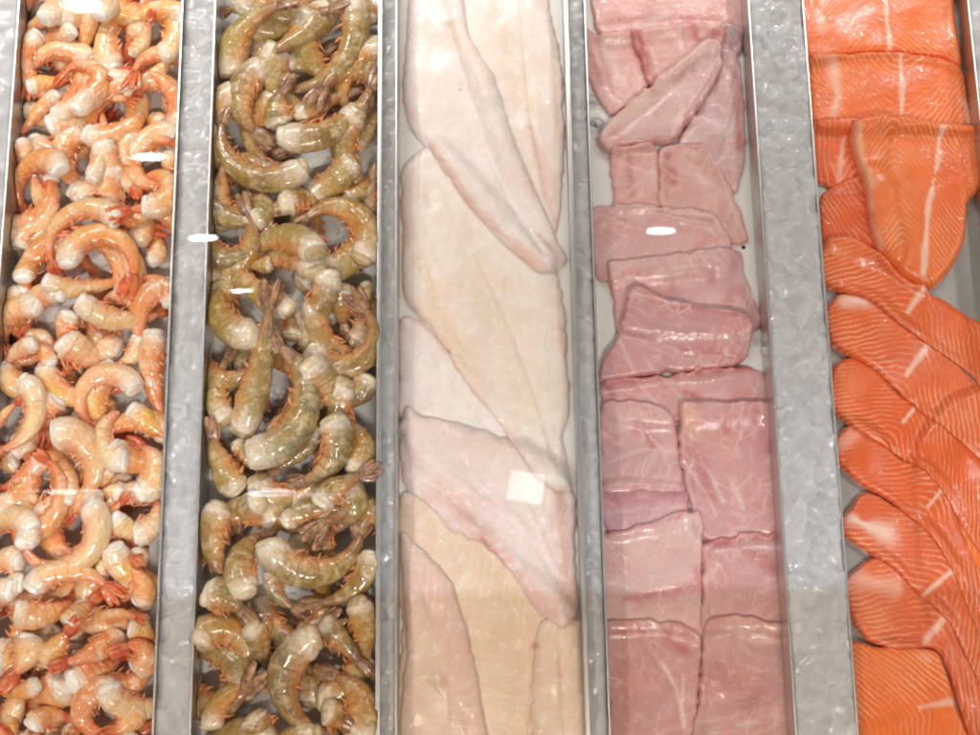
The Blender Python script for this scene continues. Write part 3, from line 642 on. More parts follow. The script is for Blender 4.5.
sf('reddish salmon tip tucked under the big block', A5([(92, 372), (130, 350), (205, 330), (235, 420), (240, 520), (150, 500), (98, 472), (90, 420)]),
   [(A5([(110, 440)]), 12, SAD, .5)], [], (A5([(180, 360)])[0], A5([(200, 490)])[0], .4, .9, .01, 4.6), base=lin(224, 98, 50), thick=.006)
sf('biggest salmon block with a long white line, tapering downward', A5([(148, 240), (190, 226), (240, 222), (300, 236), (397, 246), (420, 250), (418, 350), (386, 395), (376, 470), (350, 525), (318, 560), (290, 558), (245, 535), (200, 488), (184, 430), (178, 380), (160, 320), (146, 270)]),
   [(A5([(324, 252), (318, 320), (300, 400), (290, 540)]), 2.8, SWH, .95, 1), (A5([(150, 245), (165, 310), (182, 370)]), 4, lin(250, 190, 150), .8), (A5([(182, 380), (188, 440), (205, 490)]), 2, SWH, .6), (A5([(350, 300), (350, 440)]), 16, SAD, .5), (A5([(230, 300), (240, 460)]), 16, SAL, .35)],
   [(A5([(320, 260), (300, 400), (288, 540)]), 3, .8)], (A5([(225, 240)])[0], A5([(250, 530)])[0], -.5, .8, .006, 4.2), thick=.017, edge=.009)
def slice_(label, pts, band, axis, feats=(), **kw):
    cx_ = (band[0][0]+band[-1][0])/2; cy_ = (band[0][1]+band[-1][1])/2
    kw.setdefault('taper', ((cx_-60, cy_-40), (cx_+45, cy_+40), .22)); kw.setdefault('edge', .0075)
    sf(label, pts, [(band, 2.6, SWH, .85, 1)]+list(feats), [], (band[0], band[-1], .62, .78, .016, kw.pop('spc', 5.0)), **kw)
sf('flat salmon block at the bottom, cropped by the photo edge', B5([(143, 552), (200, 556), (320, 566), (345, 620), (362, 680), (385, 735), (420, 800), (430, 850), (150, 850), (152, 735), (142, 640)]),
   [(B5([(285, 680), (350, 668)]), 3.5, SWH, .7, 1), (B5([(290, 578), (300, 582)]), 5, SWH, .3), (B5([(200, 600), (260, 620)]), 12, SAL, .4)], [], (B5([(280, 690)])[0], B5([(350, 668)])[0], .75, .6, .02, 4.4), thick=.016)
sf('wide salmon side filling the lower right corner of the photo', B5([(290, 150), (360, 60), (480, 60), (480, 700), (480, 850), (420, 850), (385, 735), (350, 620), (310, 500), (285, 320)]),
   [], [], (B5([(330, 420)])[0], B5([(390, 740)])[0], .12, .98, .01, 5.0), thick=.010)
slice_('sixth slanting salmon slice from the top, just above the flat bottom block', B5([(133, 432), (160, 402), (202, 376), (250, 408), (300, 455), (345, 505), (380, 580), (460, 690), (460, 800), (400, 760), (360, 650), (322, 566), (240, 562), (185, 545), (150, 495)]),
       B5([(298, 548), (338, 492)]), 0, [(B5([(160, 420), (240, 440)]), 9, SWH, .5), (B5([(200, 500)]), 16, SAL, .4)], base=lin(226, 106, 62))
slice_('salmon slice with white glare painted on its end, fifth slanting one', B5([(127, 312), (150, 275), (180, 246), (230, 268), (300, 318), (352, 385), (400, 470), (470, 560), (470, 720), (410, 640), (350, 520), (300, 468), (240, 404), (190, 372), (140, 338)]),
       B5([(290, 455), (358, 398)]), 0, [(B5([(150, 300), (215, 330)]), 8, lin(250, 220, 200), .85), (B5([(320, 380)]), 16, SAD, .25)], base=lin(226, 104, 58))  # glare on the cut end is painted into the colour
slice_('short stubby salmon slice with a round orange end, fourth slanting one', B5([(114, 152), (132, 122), (155, 108), (200, 132), (250, 178), (300, 198), (335, 240), (397, 390), (470, 480), (470, 640), (397, 520), (345, 400), (300, 335), (235, 268), (172, 232), (120, 184)]),
       B5([(300, 278), (338, 232)]), 0, [(B5([(130, 150), (160, 130)]), 6, SWH, .45), (B5([(230, 220)]), 12, lin(222, 84, 30), .4)], base=lin(228, 100, 44))
slice_('bright orange salmon slice with dense pale stripes, third slanting one', A5([(106, 735), (120, 712), (150, 700), (200, 725), (250, 775), (310, 820), (397, 900), (470, 1010), (470, 1180), (397, 1080), (310, 950), (240, 895), (160, 850), (112, 800), (104, 765)]),
       A5([(255, 830), (285, 795)]), 0, [(A5([(150, 760)]), 16, SAL, .5)], base=lin(230, 98, 38), spc=4.2)
slice_('salmon slice with small painted white glare on its rounded left end, second slanting one', A5([(98, 620), (106, 592), (132, 572), (200, 586), (260, 635), (340, 690), (420, 760), (470, 800), (470, 960), (397, 900), (310, 825), (255, 775), (200, 728), (150, 700), (110, 672)]),
       A5([(262, 735), (308, 672)]), 0, [(A5([(140, 590), (175, 590)]), 6, lin(250, 210, 190), .8), (A5([(230, 690)]), 18, SAD, .4)], base=lin(234, 106, 50))  # pale spot at the left end is glare put into the colour
slice_('uppermost slanting salmon slice, lying over the foot of the big block', A5([(90, 480), (105, 462), (150, 460), (200, 492), (250, 538), (330, 578), (397, 620), (470, 660), (470, 830), (397, 735), (330, 690), (240, 630), (170, 582), (110, 562), (92, 545), (86, 510)]),
       A5([(264, 610), (298, 560)]), 0, [(A5([(130, 490)]), 12, SAL, .5)], base=lin(234, 106, 50))

# ------------------------------------------------------------------ shrimp
def interp(t, xs, ys): return float(np.interp(t, xs, ys))
PR_X = (0, .05, .15, .35, .6, .8, .93, 1.0); PR_Y = (.88, .99, 1.06, 1.02, .79, .53, .36, .25)
def arc_pts(H, M, T, n):
    H, M, T = map(np.array, (H, M, T))
    ax, ay = H; bx, by = M; cx, cy = T
    D = 2*(ax*(by-cy)+bx*(cy-ay)+cx*(ay-by)); L = np.linalg.norm(M-H)+np.linalg.norm(T-M)
    u = np.linspace(0, 1, n)
    if abs(D) < L*L*.02:
        C = 2*M-(H+T)/2; p = ((1-u)**2)[:, None]*H+(2*u*(1-u))[:, None]*C+(u**2)[:, None]*T
        cr = (T-H)[0]*(M-H)[1]-(T-H)[1]*(M-H)[0]
        side = -1 if cr > 0 else 1
        return p, side, L
    ux = ((ax*ax+ay*ay)*(by-cy)+(bx*bx+by*by)*(cy-ay)+(cx*cx+cy*cy)*(ay-by))/D
    uy = ((ax*ax+ay*ay)*(cx-bx)+(bx*bx+by*by)*(ax-cx)+(cx*cx+cy*cy)*(bx-ax))/D
    O = np.array([ux, uy]); r = np.linalg.norm(H-O)
    a0 = math.atan2(*(H-O)[::-1]); a1 = math.atan2(*(M-O)[::-1]); a2 = math.atan2(*(T-O)[::-1])
    def un(a, ref, s):
        while (a-ref)*s < 0: a += s*2*math.pi
        while (a-ref)*s > 2*math.pi: a -= s*2*math.pi
        return a
    s = 1
    if un(a1, a0, 1)-a0 > un(a2, a0, 1)-a0: s = -1
    e = un(a2, a0, s); th = a0+(e-a0)*u
    return O+r*np.stack([np.cos(th), np.sin(th)], 1), s, abs(e-a0)*r

def tube(path, radii, flat, nrm, seg, V, F, cap=True, up=None):
    base = len(V); n = len(path)
    for i in range(n):
        tg = path[min(i+1, n-1)]-path[max(i-1, 0)]; tg = tg/(np.linalg.norm(tg)+1e-12)
        a = nrm-tg*np.dot(nrm, tg); a /= np.linalg.norm(a)+1e-12; b = np.cross(tg, a)
        for q in range(seg):
            th = 2*math.pi*q/seg; V.append(path[i]+a*math.cos(th)*radii[i]+b*math.sin(th)*radii[i]*flat)
    for i in range(n-1):
        for q in range(seg): F.append((base+i*seg+q, base+i*seg+(q+1) % seg, base+(i+1)*seg+(q+1) % seg, base+(i+1)*seg+q))
    if cap:
        F.append(tuple(base+q for q in range(seg))[::-1]); F.append(tuple(base+(n-1)*seg+q for q in range(seg)))

SHR = []
def shrimp(H, M, T, w, layer, fan, tray, colr):
    global HM
    zg = -.034+layer*.0062
    Hw, Mw, Tw = (P(*q, zg) for q in (H, M, T))
    n = 56; seg = 20
    p2, side, L = arc_pts(Hw, Mw, Tw, n)
    rr = w*.001*.5*(1.19 if tray == 1 else 1.16)
    rad = np.array([rr*interp(i/(n-1), PR_X, PR_Y) for i in range(n)])
    LAT = .72
    # resting height
    need = []
    ts = np.linspace(0, 1, 9)
    for t in ts:
        i = int(t*(n-1)); x, y = p2[i]; r = rad[i]
        off = [(0, 0)]+[(.55*r*math.cos(a), .55*r*math.sin(a)) for a in np.linspace(0, 5.2, 6)]
        h = samp(HM, [x+o[0] for o in off], [y+o[1] for o in off])
        need.append(.5*np.max(h)+.5*np.mean(h)+LAT*r*.80)
    need = np.array(need)
    A = np.polyfit(ts, need, 1); sl = np.clip(A[0], -.5*L, .5*L)
    z0 = need.mean()-sl*.5
    z0 += .45*max(0, np.max(need-(z0+sl*ts)))
    cap = -.030+layer*.0066; zm = z0+sl*.5; zm2 = min(max(zm, cap-.012), cap+.001); z0 += zm2-zm
    dep = TR[tray][2]
    zc = np.array([max(z0+sl*i/(n-1), -dep+LAT*rad[i]) for i in range(n)])
    org = np.array([Mw[0], Mw[1], float(zc[n//2]-LAT*rr)])
    P3 = np.stack([p2[:, 0], p2[:, 1], zc], 1)
    roll = random.uniform(-.35, .35)
    V = []; F = []; UV = []
    wb = [random.uniform(0, 6.28) for _ in range(6)]
    nseg = 6
    NR = []
    for i in range(n):
        t = i/(n-1)
        tg = P3[min(i+1, n-1)]-P3[max(i-1, 0)]; tg /= np.linalg.norm(tg)
        up = np.array([0, 0, 1.]); b = up-tg*np.dot(up, tg); b /= np.linalg.norm(b)
        nn = np.cross(tg, b)*side           # outward (back of the animal)
        nn, b = nn*math.cos(roll)+b*math.sin(roll), b*math.cos(roll)-nn*math.sin(roll)
        NR.append((tg, nn, b))
        fr = (t*nseg) % 1.0; stp = .98+.045*fr**1.6-(.012 if fr < .08 else 0)
        for q in range(seg):
            th = 2*math.pi*q/seg; c, s = math.cos(th), math.sin(th)
            dv = c*(1.0 if c > 0 else .80)
            lat = s*LAT*(1.0 if c > -.3 else .93)
            lobe = 1+.13*math.sin(fr*math.pi)*max(0, -c-.1)
            r = rad[i]*stp*lobe*(1+.045*math.sin(5*t+wb[0]+th)+.03*math.sin(13*t+wb[1]-2*th)+.03*math.sin(3*th+wb[2]+7*t))
            V.append(P3[i]+nn*dv*r+b*lat*r-org)
            v = th/(2*math.pi); UV.append((t, (v+.5) % 1.0 if q else .5+.499))
    # uv v: .5 belly, 0/1 back
    UV = []
    for i in range(n):
        for q in range(seg):
            th = q/seg; back = abs(th-.5)          # .5 at back(th=0), 0 at belly
            UV.append((i/(n-1), .5+back if th <= .5 else .5-back))
    for i in range(n-1):
        for q in range(seg): F.append((i*seg+q, i*seg+(q+1) % seg, (i+1)*seg+(q+1) % seg, (i+1)*seg+q))
    F.append(tuple(range(seg))[::-1]); F.append(tuple((n-1)*seg+q for q in range(seg)))
    root = empty('shrimp', org)
    wl, wr = TX(TR[tray][0])+.002, TX(TR[tray][1])-.002
    def hold(V):       # keep the animal inside its tray walls
        A = np.array(V); X = A[:, 0]+org[0]; Z = A[:, 2]+org[2]; m_ = np.full(len(A), True) if layer < 4 else Z < 0
        A[:, 0] = np.where(m_, np.clip(X, wl, wr), X)-org[0]
        return A
    shell = M_SHELL1 if tray == 1 else M_SHELL2
    o = link_mesh('shell', hold(V), F, shell, root, uv=UV); o.color = (*colr, 1)
    # cut meat
    def meat(at_head, k0):
        idx = 0 if at_head else n-1; tg, nn, b = NR[idx]; d = -tg if at_head else tg
        V = []; F = []; m = 8; r0 = rad[idx]*.97; ln = r0*random.uniform(.22, .62)
        wp = [random.uniform(0, 6.28) for _ in range(3)]; wob = [1+.10*math.sin(2*math.pi*q/seg*2+wp[0])+.07*math.sin(2*math.pi*q/seg*3+wp[1])+random.uniform(-.04, .04) for q in range(seg)]
        tl = random.uniform(-.35, .35); tl2 = random.uniform(-.3, .3)
        for i in range(m+1):
            s = i/m; r = r0*(1-s**5.0)**.5*(1-.12*s); x = -r0*.22+s*(ln+r0*.22)
            for q in range(seg):
                th = 2*math.pi*q/seg; c_, s_ = math.cos(th), math.sin(th); ww = 1+(wob[q]-1)*min(1, s*2)
                V.append(P3[idx]+d*(x+(tl*c_+tl2*s_)*r*.6*s)+nn*c_*r*ww*(1 if c_ > 0 else .84)+b*s_*LAT*r*ww-org)
        for i in range(m):
            for q in range(seg): F.append((i*seg+q, i*seg+(q+1) % seg, (i+1)*seg+(q+1) % seg, (i+1)*seg+q))
        me = link_mesh('cut_meat', hold(V), F, M_MEAT if tray == 1 else (M_MEAT2B if (layer < 3.5 or random.random() < .3) else M_MEAT2), root)
        return me
    meat(True, 0)
    if fan == 2: meat(False, 0)
    # legs
    V = []; F = []
    npairs = 5
    for kx in range(npairs):
        t = .12+.13*kx; i = int(t*(n-1)); tg, nn, b = NR[i]
        for sgn in (-1, 1):
            if (kx in (0, 4) and random.random() < .7) or (sgn < 0 and random.random() < .6): continue
            st = P3[i]-nn*rad[i]*.62+b*sgn*rad[i]*LAT*.42
            ln = rr*random.uniform(.4, .85)*(1.1-.12*kx)
            d = -nn*.8+tg*random.uniform(-.2, 1.3)+b*random.uniform(-.1, .5)*sgn
            d /= np.linalg.norm(d); bend = tg*random.uniform(.3, 1.2)+nn*.25
            pth = [st+d*ln*s+bend*ln*.5*s*s-org for s in np.linspace(0, 1, 6)]
            wd = rr*random.uniform(.08, .13)
            tube(pth, [wd*1.0, wd*1.1, wd*1., wd*.8, wd*.5, wd*.15], .5, tg, 6, V, F)
    link_mesh('legs', hold(V), F, M_LEG1 if tray == 1 else M_LEG2, root)
    # tail fan
    if fan != 2:
        tg, nn, b = NR[-1]; V = []; F = []; UVf = []
        spread = .34 if fan == 1 else .16
        ln = rr*(1.9 if fan == 1 else 1.5)
        for j, a in enumerate((-2, -1, 0, 1, 2)):
            an = a*spread*.5+random.uniform(-.05, .05)
            d = tg*math.cos(an)+nn*math.sin(an)+b*(.10 if a % 2 else -.06)
            d /= np.linalg.norm(d); l2 = ln*(.75 if a == 0 else (1.05 if abs(a) == 1 else .95)); wd = rr*(.16 if a == 0 else .30)
            s0 = P3[-1]-tg*rad[-1]*.6+nn*a*rad[-1]*.22-org
            base = len(V); m = 9
            sd = np.cross(d, b); sd /= np.linalg.norm(sd); bb = np.cross(sd, d)
            for i in range(m):
                s = i/(m-1); x = l2*s; ww = wd*(math.sin(math.pi*min(.97, .12+.80*s**.9))**.7); th_ = rr*.09*(1-.6*s)
                c0 = s0+d*x+bb*(-rr*.25*s*s)
                for q in range(8):
                    a8 = 2*math.pi*q/8; V.append(c0+sd*math.cos(a8)*ww+bb*math.sin(a8)*th_*(1.4 if abs(math.cos(a8)) < .3 else 1)); UVf.append((s, 0))
            for i in range(m-1):
                for q in range(8): F.append((base+i*8+q, base+i*8+(q+1) % 8, base+(i+1)*8+(q+1) % 8, base+(i+1)*8+q))
            F.append(tuple(base+(m-1)*8+q for q in range(8))); F.append(tuple(base+q for q in range(8))[::-1])
        link_mesh('tail_fan', hold(V), F, M_FAN1 if tray == 1 else M_FAN2, root)
    # raster
    for i in range(0, n, 2):
        x, y = p2[i]; r = rad[i]
        a0 = max(0, int((x-r-X0)/CELL)); a1 = int((x+r-X0)/CELL)+1; b0 = max(0, int((y-r-Y0)/CELL)); b1 = int((y+r-Y0)/CELL)+1
        gx, gy = GX[a0:a1, None], GY[None, b0:b1]
        if gx.size == 0 or gy.size == 0: continue
        d2 = ((gx-x)**2+(gy-y)**2)/(r*r); z = np.where(d2 < 1, zc[i]+LAT*r*np.sqrt(np.clip(1-d2, 0, 1)), -9)
        HM[a0:a1, b0:b1] = np.maximum(HM[a0:a1, b0:b1], z)
    SHR.append((root, H, M, T, w, tray, colr))

# digitised shrimp: cut end, mid body, tail root, width (4.9 px units), layer, tail (1 spread fan, 0 folded, 2 none)
T1 = {
 0: [(320,60,170,100,40,150,85,3,1),(370,165,220,190,80,175,85,2,0),(460,60,420,170,375,270,90,2,2),(555,320,520,180,590,10,125,3,0),(705,155,650,110,640,40,105,2,2),
     (645,250,690,205,740,130,85,2,0),(785,265,850,150,700,25,120,3,1),(105,330,100,270,110,190,120,2,0),(240,275,290,240,340,230,75,1,0),(150,430,230,400,320,370,95,2,0),
     (395,485,480,390,310,330,112,4,0),(275,465,180,540,85,630,72,3,1),(710,320,640,362,560,385,80,3,0),(500,400,560,460,630,495,70,3,1),(600,440,665,510,540,630,115,2,0),
     (800,380,750,390,690,440,92,3,0),(825,420,832,540,826,640,66,2,0),(255,620,360,600,470,635,135,2,1),(450,880,495,700,480,530,85,4,0),(790,610,740,580,690,560,100,1,0),
     (645,650,740,670,840,705,90,3,0)],
 120: [(95,105,105,170,70,230,85,3,1),(310,270,165,205,70,380,115,4,1),(245,430,190,350,175,280,100,3,2),(350,340,410,362,490,400,100,3,0),(565,400,550,320,515,250,80,2,0),
     (715,420,815,370,700,265,125,4,1),(850,150,835,220,830,290,100,2,0),(650,575,700,520,700,440,110,2,0),(735,680,765,610,740,540,92,1,0),(570,500,340,450,235,670,98,5,1),
     (335,700,430,575,640,740,128,5,1),(95,610,140,530,235,505,100,3,0)],
 240: [(120,185,130,120,170,50,110,3,0),(245,215,410,225,560,150,90,4,1),(300,225,210,285,120,400,72,3,1),(110,250,55,340,85,460,118,2,0),(410,315,560,375,750,330,112,4,0),
     (815,310,790,210,700,175,80,3,1),(680,290,600,270,500,290,110,2,0),(345,370,315,440,290,520,108,3,0),(315,510,390,550,490,620,140,3,0),(560,540,480,470,440,400,155,1,0),
     (670,470,645,550,560,610,88,3,2),(760,460,740,620,780,840,118,3,0),(240,600,200,545,140,505,80,4,0),(170,515,90,540,-10,590,80,4,1),(120,470,190,480,250,545,92,2,0),(75,665,60,620,30,560,62,1,0)],
 360: [(110,110,170,240,20,440,108,4,0),(-60,330,0,270,70,215,62,4,1),(290,200,240,260,200,330,150,1,0),(650,140,430,110,435,310,108,4,1),(480,200,520,240,540,300,90,1,0),
     (615,490,500,370,560,245,118,5,2),(690,640,755,520,690,425,130,4,0),(640,250,720,310,800,370,110,3,0),(265,370,420,430,370,670,145,5,1),(70,830,265,740,240,500,100,5,0),
     (200,480,110,560,0,620,86,3,1),(75,490,30,500,-30,510,90,2,0),(540,530,500,570,430,630,72,3,0),(605,660,530,650,450,640,100,2,0),(45,710,80,660,150,730,90,3,0)],
 480: [(430,120,455,300,110,330,115,6,1),(480,200,530,160,590,110,60,4,1),(560,200,600,240,640,290,108,4,0),(665,260,735,215,750,100,118,4,0),(520,310,570,340,640,380,62,4,1),
     (660,350,680,390,690,430,90,3,0),(480,460,500,410,530,370,62,5,0),(165,530,310,450,500,510,108,6,1),(90,400,30,390,-50,400,120,4,0),(100,510,40,520,-30,560,100,4,1),
     (665,595,690,510,620,450,108,4,0),(580,490,600,540,590,600,90,3,0),(95,640,200,650,330,590,128,5,0)],
 585: [(355,200,385,140,430,80,108,6,0),(470,170,560,145,670,160,62,5,1),(140,265,125,340,80,430,130,5,0),(-20,330,30,380,60,460,160,4,0),(240,380,275,310,330,240,118,6,0),
     (560,230,470,310,340,380,108,5,0),(640,210,690,230,740,260,110,4,0),(660,395,695,340,630,300,120,5,0),(190,485,80,520,-40,510,80,5,1),(320,480,230,540,100,600,160,3,0),
     (380,470,470,420,560,350,150,3,0),(540,525,400,620,500,720,120,5,0),(650,605,620,660,560,720,120,4,0),(170,690,230,650,310,650,100,5,0),(0,690,20,720,0,780,110,4,0),
     (320,710,350,740,400,780,82,4,0),(450,800,560,760,660,720,120,3,0),(100,760,160,780,240,800,120,3,0)],
}
T2 = {
 0: [(320,10,250,20,190,20,80,3,1),(185,330,240,170,440,55,145,4,0),(650,0,560,140,420,255,160,4,2),(765,-20,780,230,500,420,140,4,1),(880,95,870,40,860,-40,92,3,0),
     (480,290,560,290,650,240,118,2,0),(360,330,255,500,320,650,155,3,0),(440,590,430,520,450,450,140,4,0),(530,570,650,490,760,440,118,3,0),(460,660,700,620,880,410,140,5,1),
     (800,700,870,620,890,500,100,2,0)],
 120: [(550,225,270,245,150,0,130,5,1),(160,500,150,370,170,220,112,3,0),(285,480,340,400,330,330,155,4,0),(795,200,705,280,620,350,140,3,0),(470,415,540,390,640,380,140,4,0),
     (840,660,830,480,570,470,140,5,0),(770,380,830,330,880,270,100,2,0),(870,440,880,380,900,290,82,2,1),(620,675,450,570,250,640,140,5,1),(395,695,330,700,280,700,85,3,0)],
 240: [(490,340,270,195,150,60,120,4,1),(315,480,150,360,150,170,145,5,0),(240,930,335,650,395,350,140,5,1),(290,1040,560,800,440,530,165,6,1),(680,180,625,330,540,490,128,4,1),
     (750,240,740,310,740,390,135,3,0),(595,515,790,600,860,350,125,5,1),(490,470,490,400,480,340,110,3,0),(175,890,130,720,170,570,110,4,0),(850,200,860,260,850,330,62,3,1)],
 360: [(590,40,670,150,735,270,155,5,0),(865,90,820,160,760,210,128,4,0),(225,620,160,520,120,390,138,4,0),(220,400,280,470,330,540,82,3,1),(690,300,705,440,550,580,145,6,0),
     (600,340,540,430,430,520,100,4,0),(800,540,840,430,790,310,135,4,0),(650,700,740,625,835,575,110,5,1)],
 480: [(145,130,110,270,150,460,135,5,0),(340,110,270,150,230,200,125,4,0),(275,550,250,380,330,260,142,5,0),(400,310,610,450,820,260,148,6,1),(640,240,620,300,600,360,100,2,0),
     (880,360,790,530,640,595,108,5,1),(400,450,430,560,495,620,82,5,1),(760,60,790,150,740,200,140,4,0),(470,210,600,150,750,150,90,4,0),(95,565,180,590,250,640,145,5,0)],
 585: [(820,90,850,230,860,360,118,5,1),(40,290,160,220,220,440,148,4,0),(100,700,190,540,330,485,105,5,1),(315,200,340,290,380,410,105,4,0),(330,200,400,220,470,200,128,3,0),
     (610,270,470,430,600,710,150,6,0),(640,190,720,260,820,370,108,5,0),(830,750,840,600,710,450,150,5,0),(660,620,720,650,760,720,120,4,0),(310,640,350,700,430,760,130,5,0)],
}
PAL1 = [lin(240, 175, 105), lin(244, 189, 124), lin(236, 162, 87), lin(244, 196, 141), lin(240, 183, 94), lin(232, 152, 85), lin(246, 206, 156)]
PAL2 = [lin(159, 127, 55), lin(146, 120, 70), lin(184, 132, 47), lin(129, 110, 70), lin(170, 141, 75), lin(150, 110, 44)]
jobs = {1: [], 2: []}
for tr, ox, D in ((1, 0, T1), (2, 190, T2)):
    for oy, lst in D.items():
        for s in lst:
            g = lambda i: (ox+s[i]/4.9, oy+s[i+1]/4.9)
            jobs[tr].append((s[7], g(0), g(2), g(4), s[6]/4.9, s[8]))
    # buried ones glimpsed through gaps
    rx = (14, 150) if tr == 1 else (222, 358)
    NF = 18 if tr == 1 else 12
    for i in range(NF):
        y = 8+i*(735/NF); x = random.uniform(*rx); x -= (x-400)*0 
        a = random.uniform(0, 6.28); l = 34; x = min(max(x, rx[0]+8), rx[1]-8)-(20*(y/735) if tr == 1 else 12*(y/735))
        d = (math.cos(a)*l, math.sin(a)*l); nn = (-d[1]*.62, d[0]*.62)
        jobs[tr].append((0 if i % 2 else .6, (x-d[0], y-d[1]), (x+nn[0], y+nn[1]), (x+d[0], y+d[1]), 25 if tr == 1 else 30, i % 2))
for tr in (1, 2):
    for i, (lay, H, M, T, w, fan) in enumerate(sorted(jobs[tr], key=lambda j: j[0])):
        pal = PAL1 if tr == 1 else PAL2
        c = random.choice(pal); c = tuple(min(1, v*random.uniform(.92, 1.08)) for v in c)
        shrimp(H, M, T, w, lay, fan, tr, c)

for tr, cnt in ((1, 66), (2, 42)):       # close the remaining gaps in each heap
    a, b, dep = TR[tr]; m = (GX[:, None] > TX(a)+.016) & (GX[:, None] < TX(b)-.016) & (GY[None] > -.385) & (GY[None] < .43)
    for q in range(cnt):
        D = blur(HM, 5); D = np.where(m, D, 9)
        for (ex, ey, er) in ((158, 262, .028), (150, 290, .02), (224, 490, .016), (222, 350, .012), (345, 470, .012)):
            x, y = P(ex, ey, -.03); D = np.where((GX[:, None]-x)**2+(GY[None]-y)**2 < er*er, 9, D)
        i, j = np.unravel_index(np.argmin(D), D.shape)
        if D[i, j] > -dep+.032: break
        x, y = GX[i], GY[j]; v = R.transposed() @ (Vector((x, y, -.03))-CAM); px, py = 490+FPX*v.x/-v.z, 367.5-FPX*v.y/-v.z
        an = random.uniform(0, 6.28); l = 31 if tr == 1 else 34; d = (math.cos(an)*l, math.sin(an)*l); lo_, hi_ = P(0, 0)[0], 0
        c = random.choice(PAL1 if tr == 1 else PAL2)
        shrimp((px-d[0], py-d[1]), (px-d[1]*.6, py+d[0]*.6), (px+d[0], py+d[1]), 24 if tr == 1 else 29, .8, q % 2, tr, c)
        HM[i-3:i+4, j-3:j+4] = np.maximum(HM[i-3:i+4, j-3:j+4], -.01)

# labels that single each shrimp out
ORD = ['first', 'second', 'third', 'fourth', 'fifth', 'sixth', 'seventh', 'eighth', 'ninth', 'tenth', 'eleventh', 'twelfth', 'thirteenth', 'fourteenth',
       'fifteenth', 'sixteenth', 'seventeenth', 'eighteenth', 'nineteenth', 'twentieth'] + ['%s' % s for s in
       ('twenty-first', 'twenty-second', 'twenty-third', 'twenty-fourth', 'twenty-fifth', 'twenty-sixth', 'twenty-seventh', 'twenty-eighth', 'twenty-ninth', 'thirtieth') ] + \
      ['thirty-%s' % s for s in ('first', 'second', 'third', 'fourth', 'fifth', 'sixth', 'seventh', 'eighth', 'ninth')] + ['fortieth'] + ['forty-%s' % s for s in ('first', 'second', 'third', 'fourth', 'fifth', 'sixth', 'seventh', 'eighth', 'ninth')] + \
      ['fiftieth'] + ['fifty-%s' % s for s in ('first', 'second', 'third', 'fourth', 'fifth', 'sixth', 'seventh', 'eighth', 'ninth')]
def dirw(dx, dy):
    a = (math.degrees(math.atan2(-dy, dx))+360+22.5) % 360
    return ['right', 'upper right', 'up', 'upper left', 'left', 'lower left', 'down', 'lower right'][int(a//45)]
for tr, name in ((1, 'peach'), (2, 'olive')):
    cols = {'left': [], 'middle': [], 'right': []}
    for s in SHR:
        if s[5] != tr: continue
        x, y = s[2]; a, b, _ = TR[tr]; off = (y-367)/735*.137
        xa, xb = a+(a-400)*off, b+(b-400)*off; f = (x-xa)/(xb-xa)
        cols['left' if f < .36 else 'right' if f > .66 else 'middle'].append(s)
    halves = {(cn, hf): [q for q in l_ if (q[2][1] < 367) == (hf == 'upper')] for cn, l_ in cols.items() for hf in ('upper', 'lower')}
    for (cn, hf), lst in halves.items():
        lst.sort(key=lambda s: s[2][1])
        for i, s in enumerate(lst):
            root, H, M, T, w, _, c = s
            ch = math.dist(H, T); pl = math.dist(H, M)+math.dist(M, T); q = ch/pl
            cw = 'straight' if q > .97 else 'gently bent' if q > .88 else 'curved' if q > .7 else 'tightly curled'
            sz = 'large' if w > 26 else 'small' if w < 17.5 else 'medium'
            tag(root, "%s %s %s shrimp pointing %s, %s down its tray's %s %s" % (sz, cw, name, dirw(H[0]-M[0], H[1]-M[1]), ORD[i], hf, cn), 'shrimp',
                'peach headless shrimp heaped in the left tray' if tr == 1 else 'olive shell-on shrimp in the second tray')

# ------------------------------------------------------------------ loose ice chunks
def chunk(px, py, size, z, label, seed):
    rnd = random.Random(seed); bm = bmesh.new()
    for _ in range(22):
        v = Vector((rnd.gauss(0, 1), rnd.gauss(0, 1), rnd.gauss(0, 1))).normalized()*rnd.uniform(.8, 1.1)
        bm.verts.new(Vector((v.x*size, v.y*size*.8, v.z*size*.6))*.0005)
    bmesh.ops.convex_hull(bm, input=bm.verts)
    bmesh.ops.delete(bm, geom=[v for v in bm.verts if not v.link_faces], context='VERTS')
    bmesh.ops.bevel(bm, geom=list(bm.edges), offset=size*.00005, segments=2, profile=.5, affect='EDGES')
    o = bm_obj('ice_chunk', bm, M_CLEARICE); x, y = P(px, py, z); o.location = (x, y, z+size*.0002)
    tag(o, label, 'ice chunk', 'loose ice chunks in the pink fish tray')
chunk(592, 101, 14, -.043, 'clear ice chunk beside the pointed pink wedge, upper of two', 1)
chunk(597, 124, 17, -.043, 'clear ice chunk lower of two against the left wall', 2)
chunk(769, 338, 18, -.016, 'clear ice chunk at the right wall beside the seamed portion', 3)
chunk(764, 352, 13, -.020, 'smaller ice chunk just below the one at the right wall', 4)
chunk(598, 140, 9, -.043, 'tiny ice chip lowest by the left wall of the pink tray', 5)

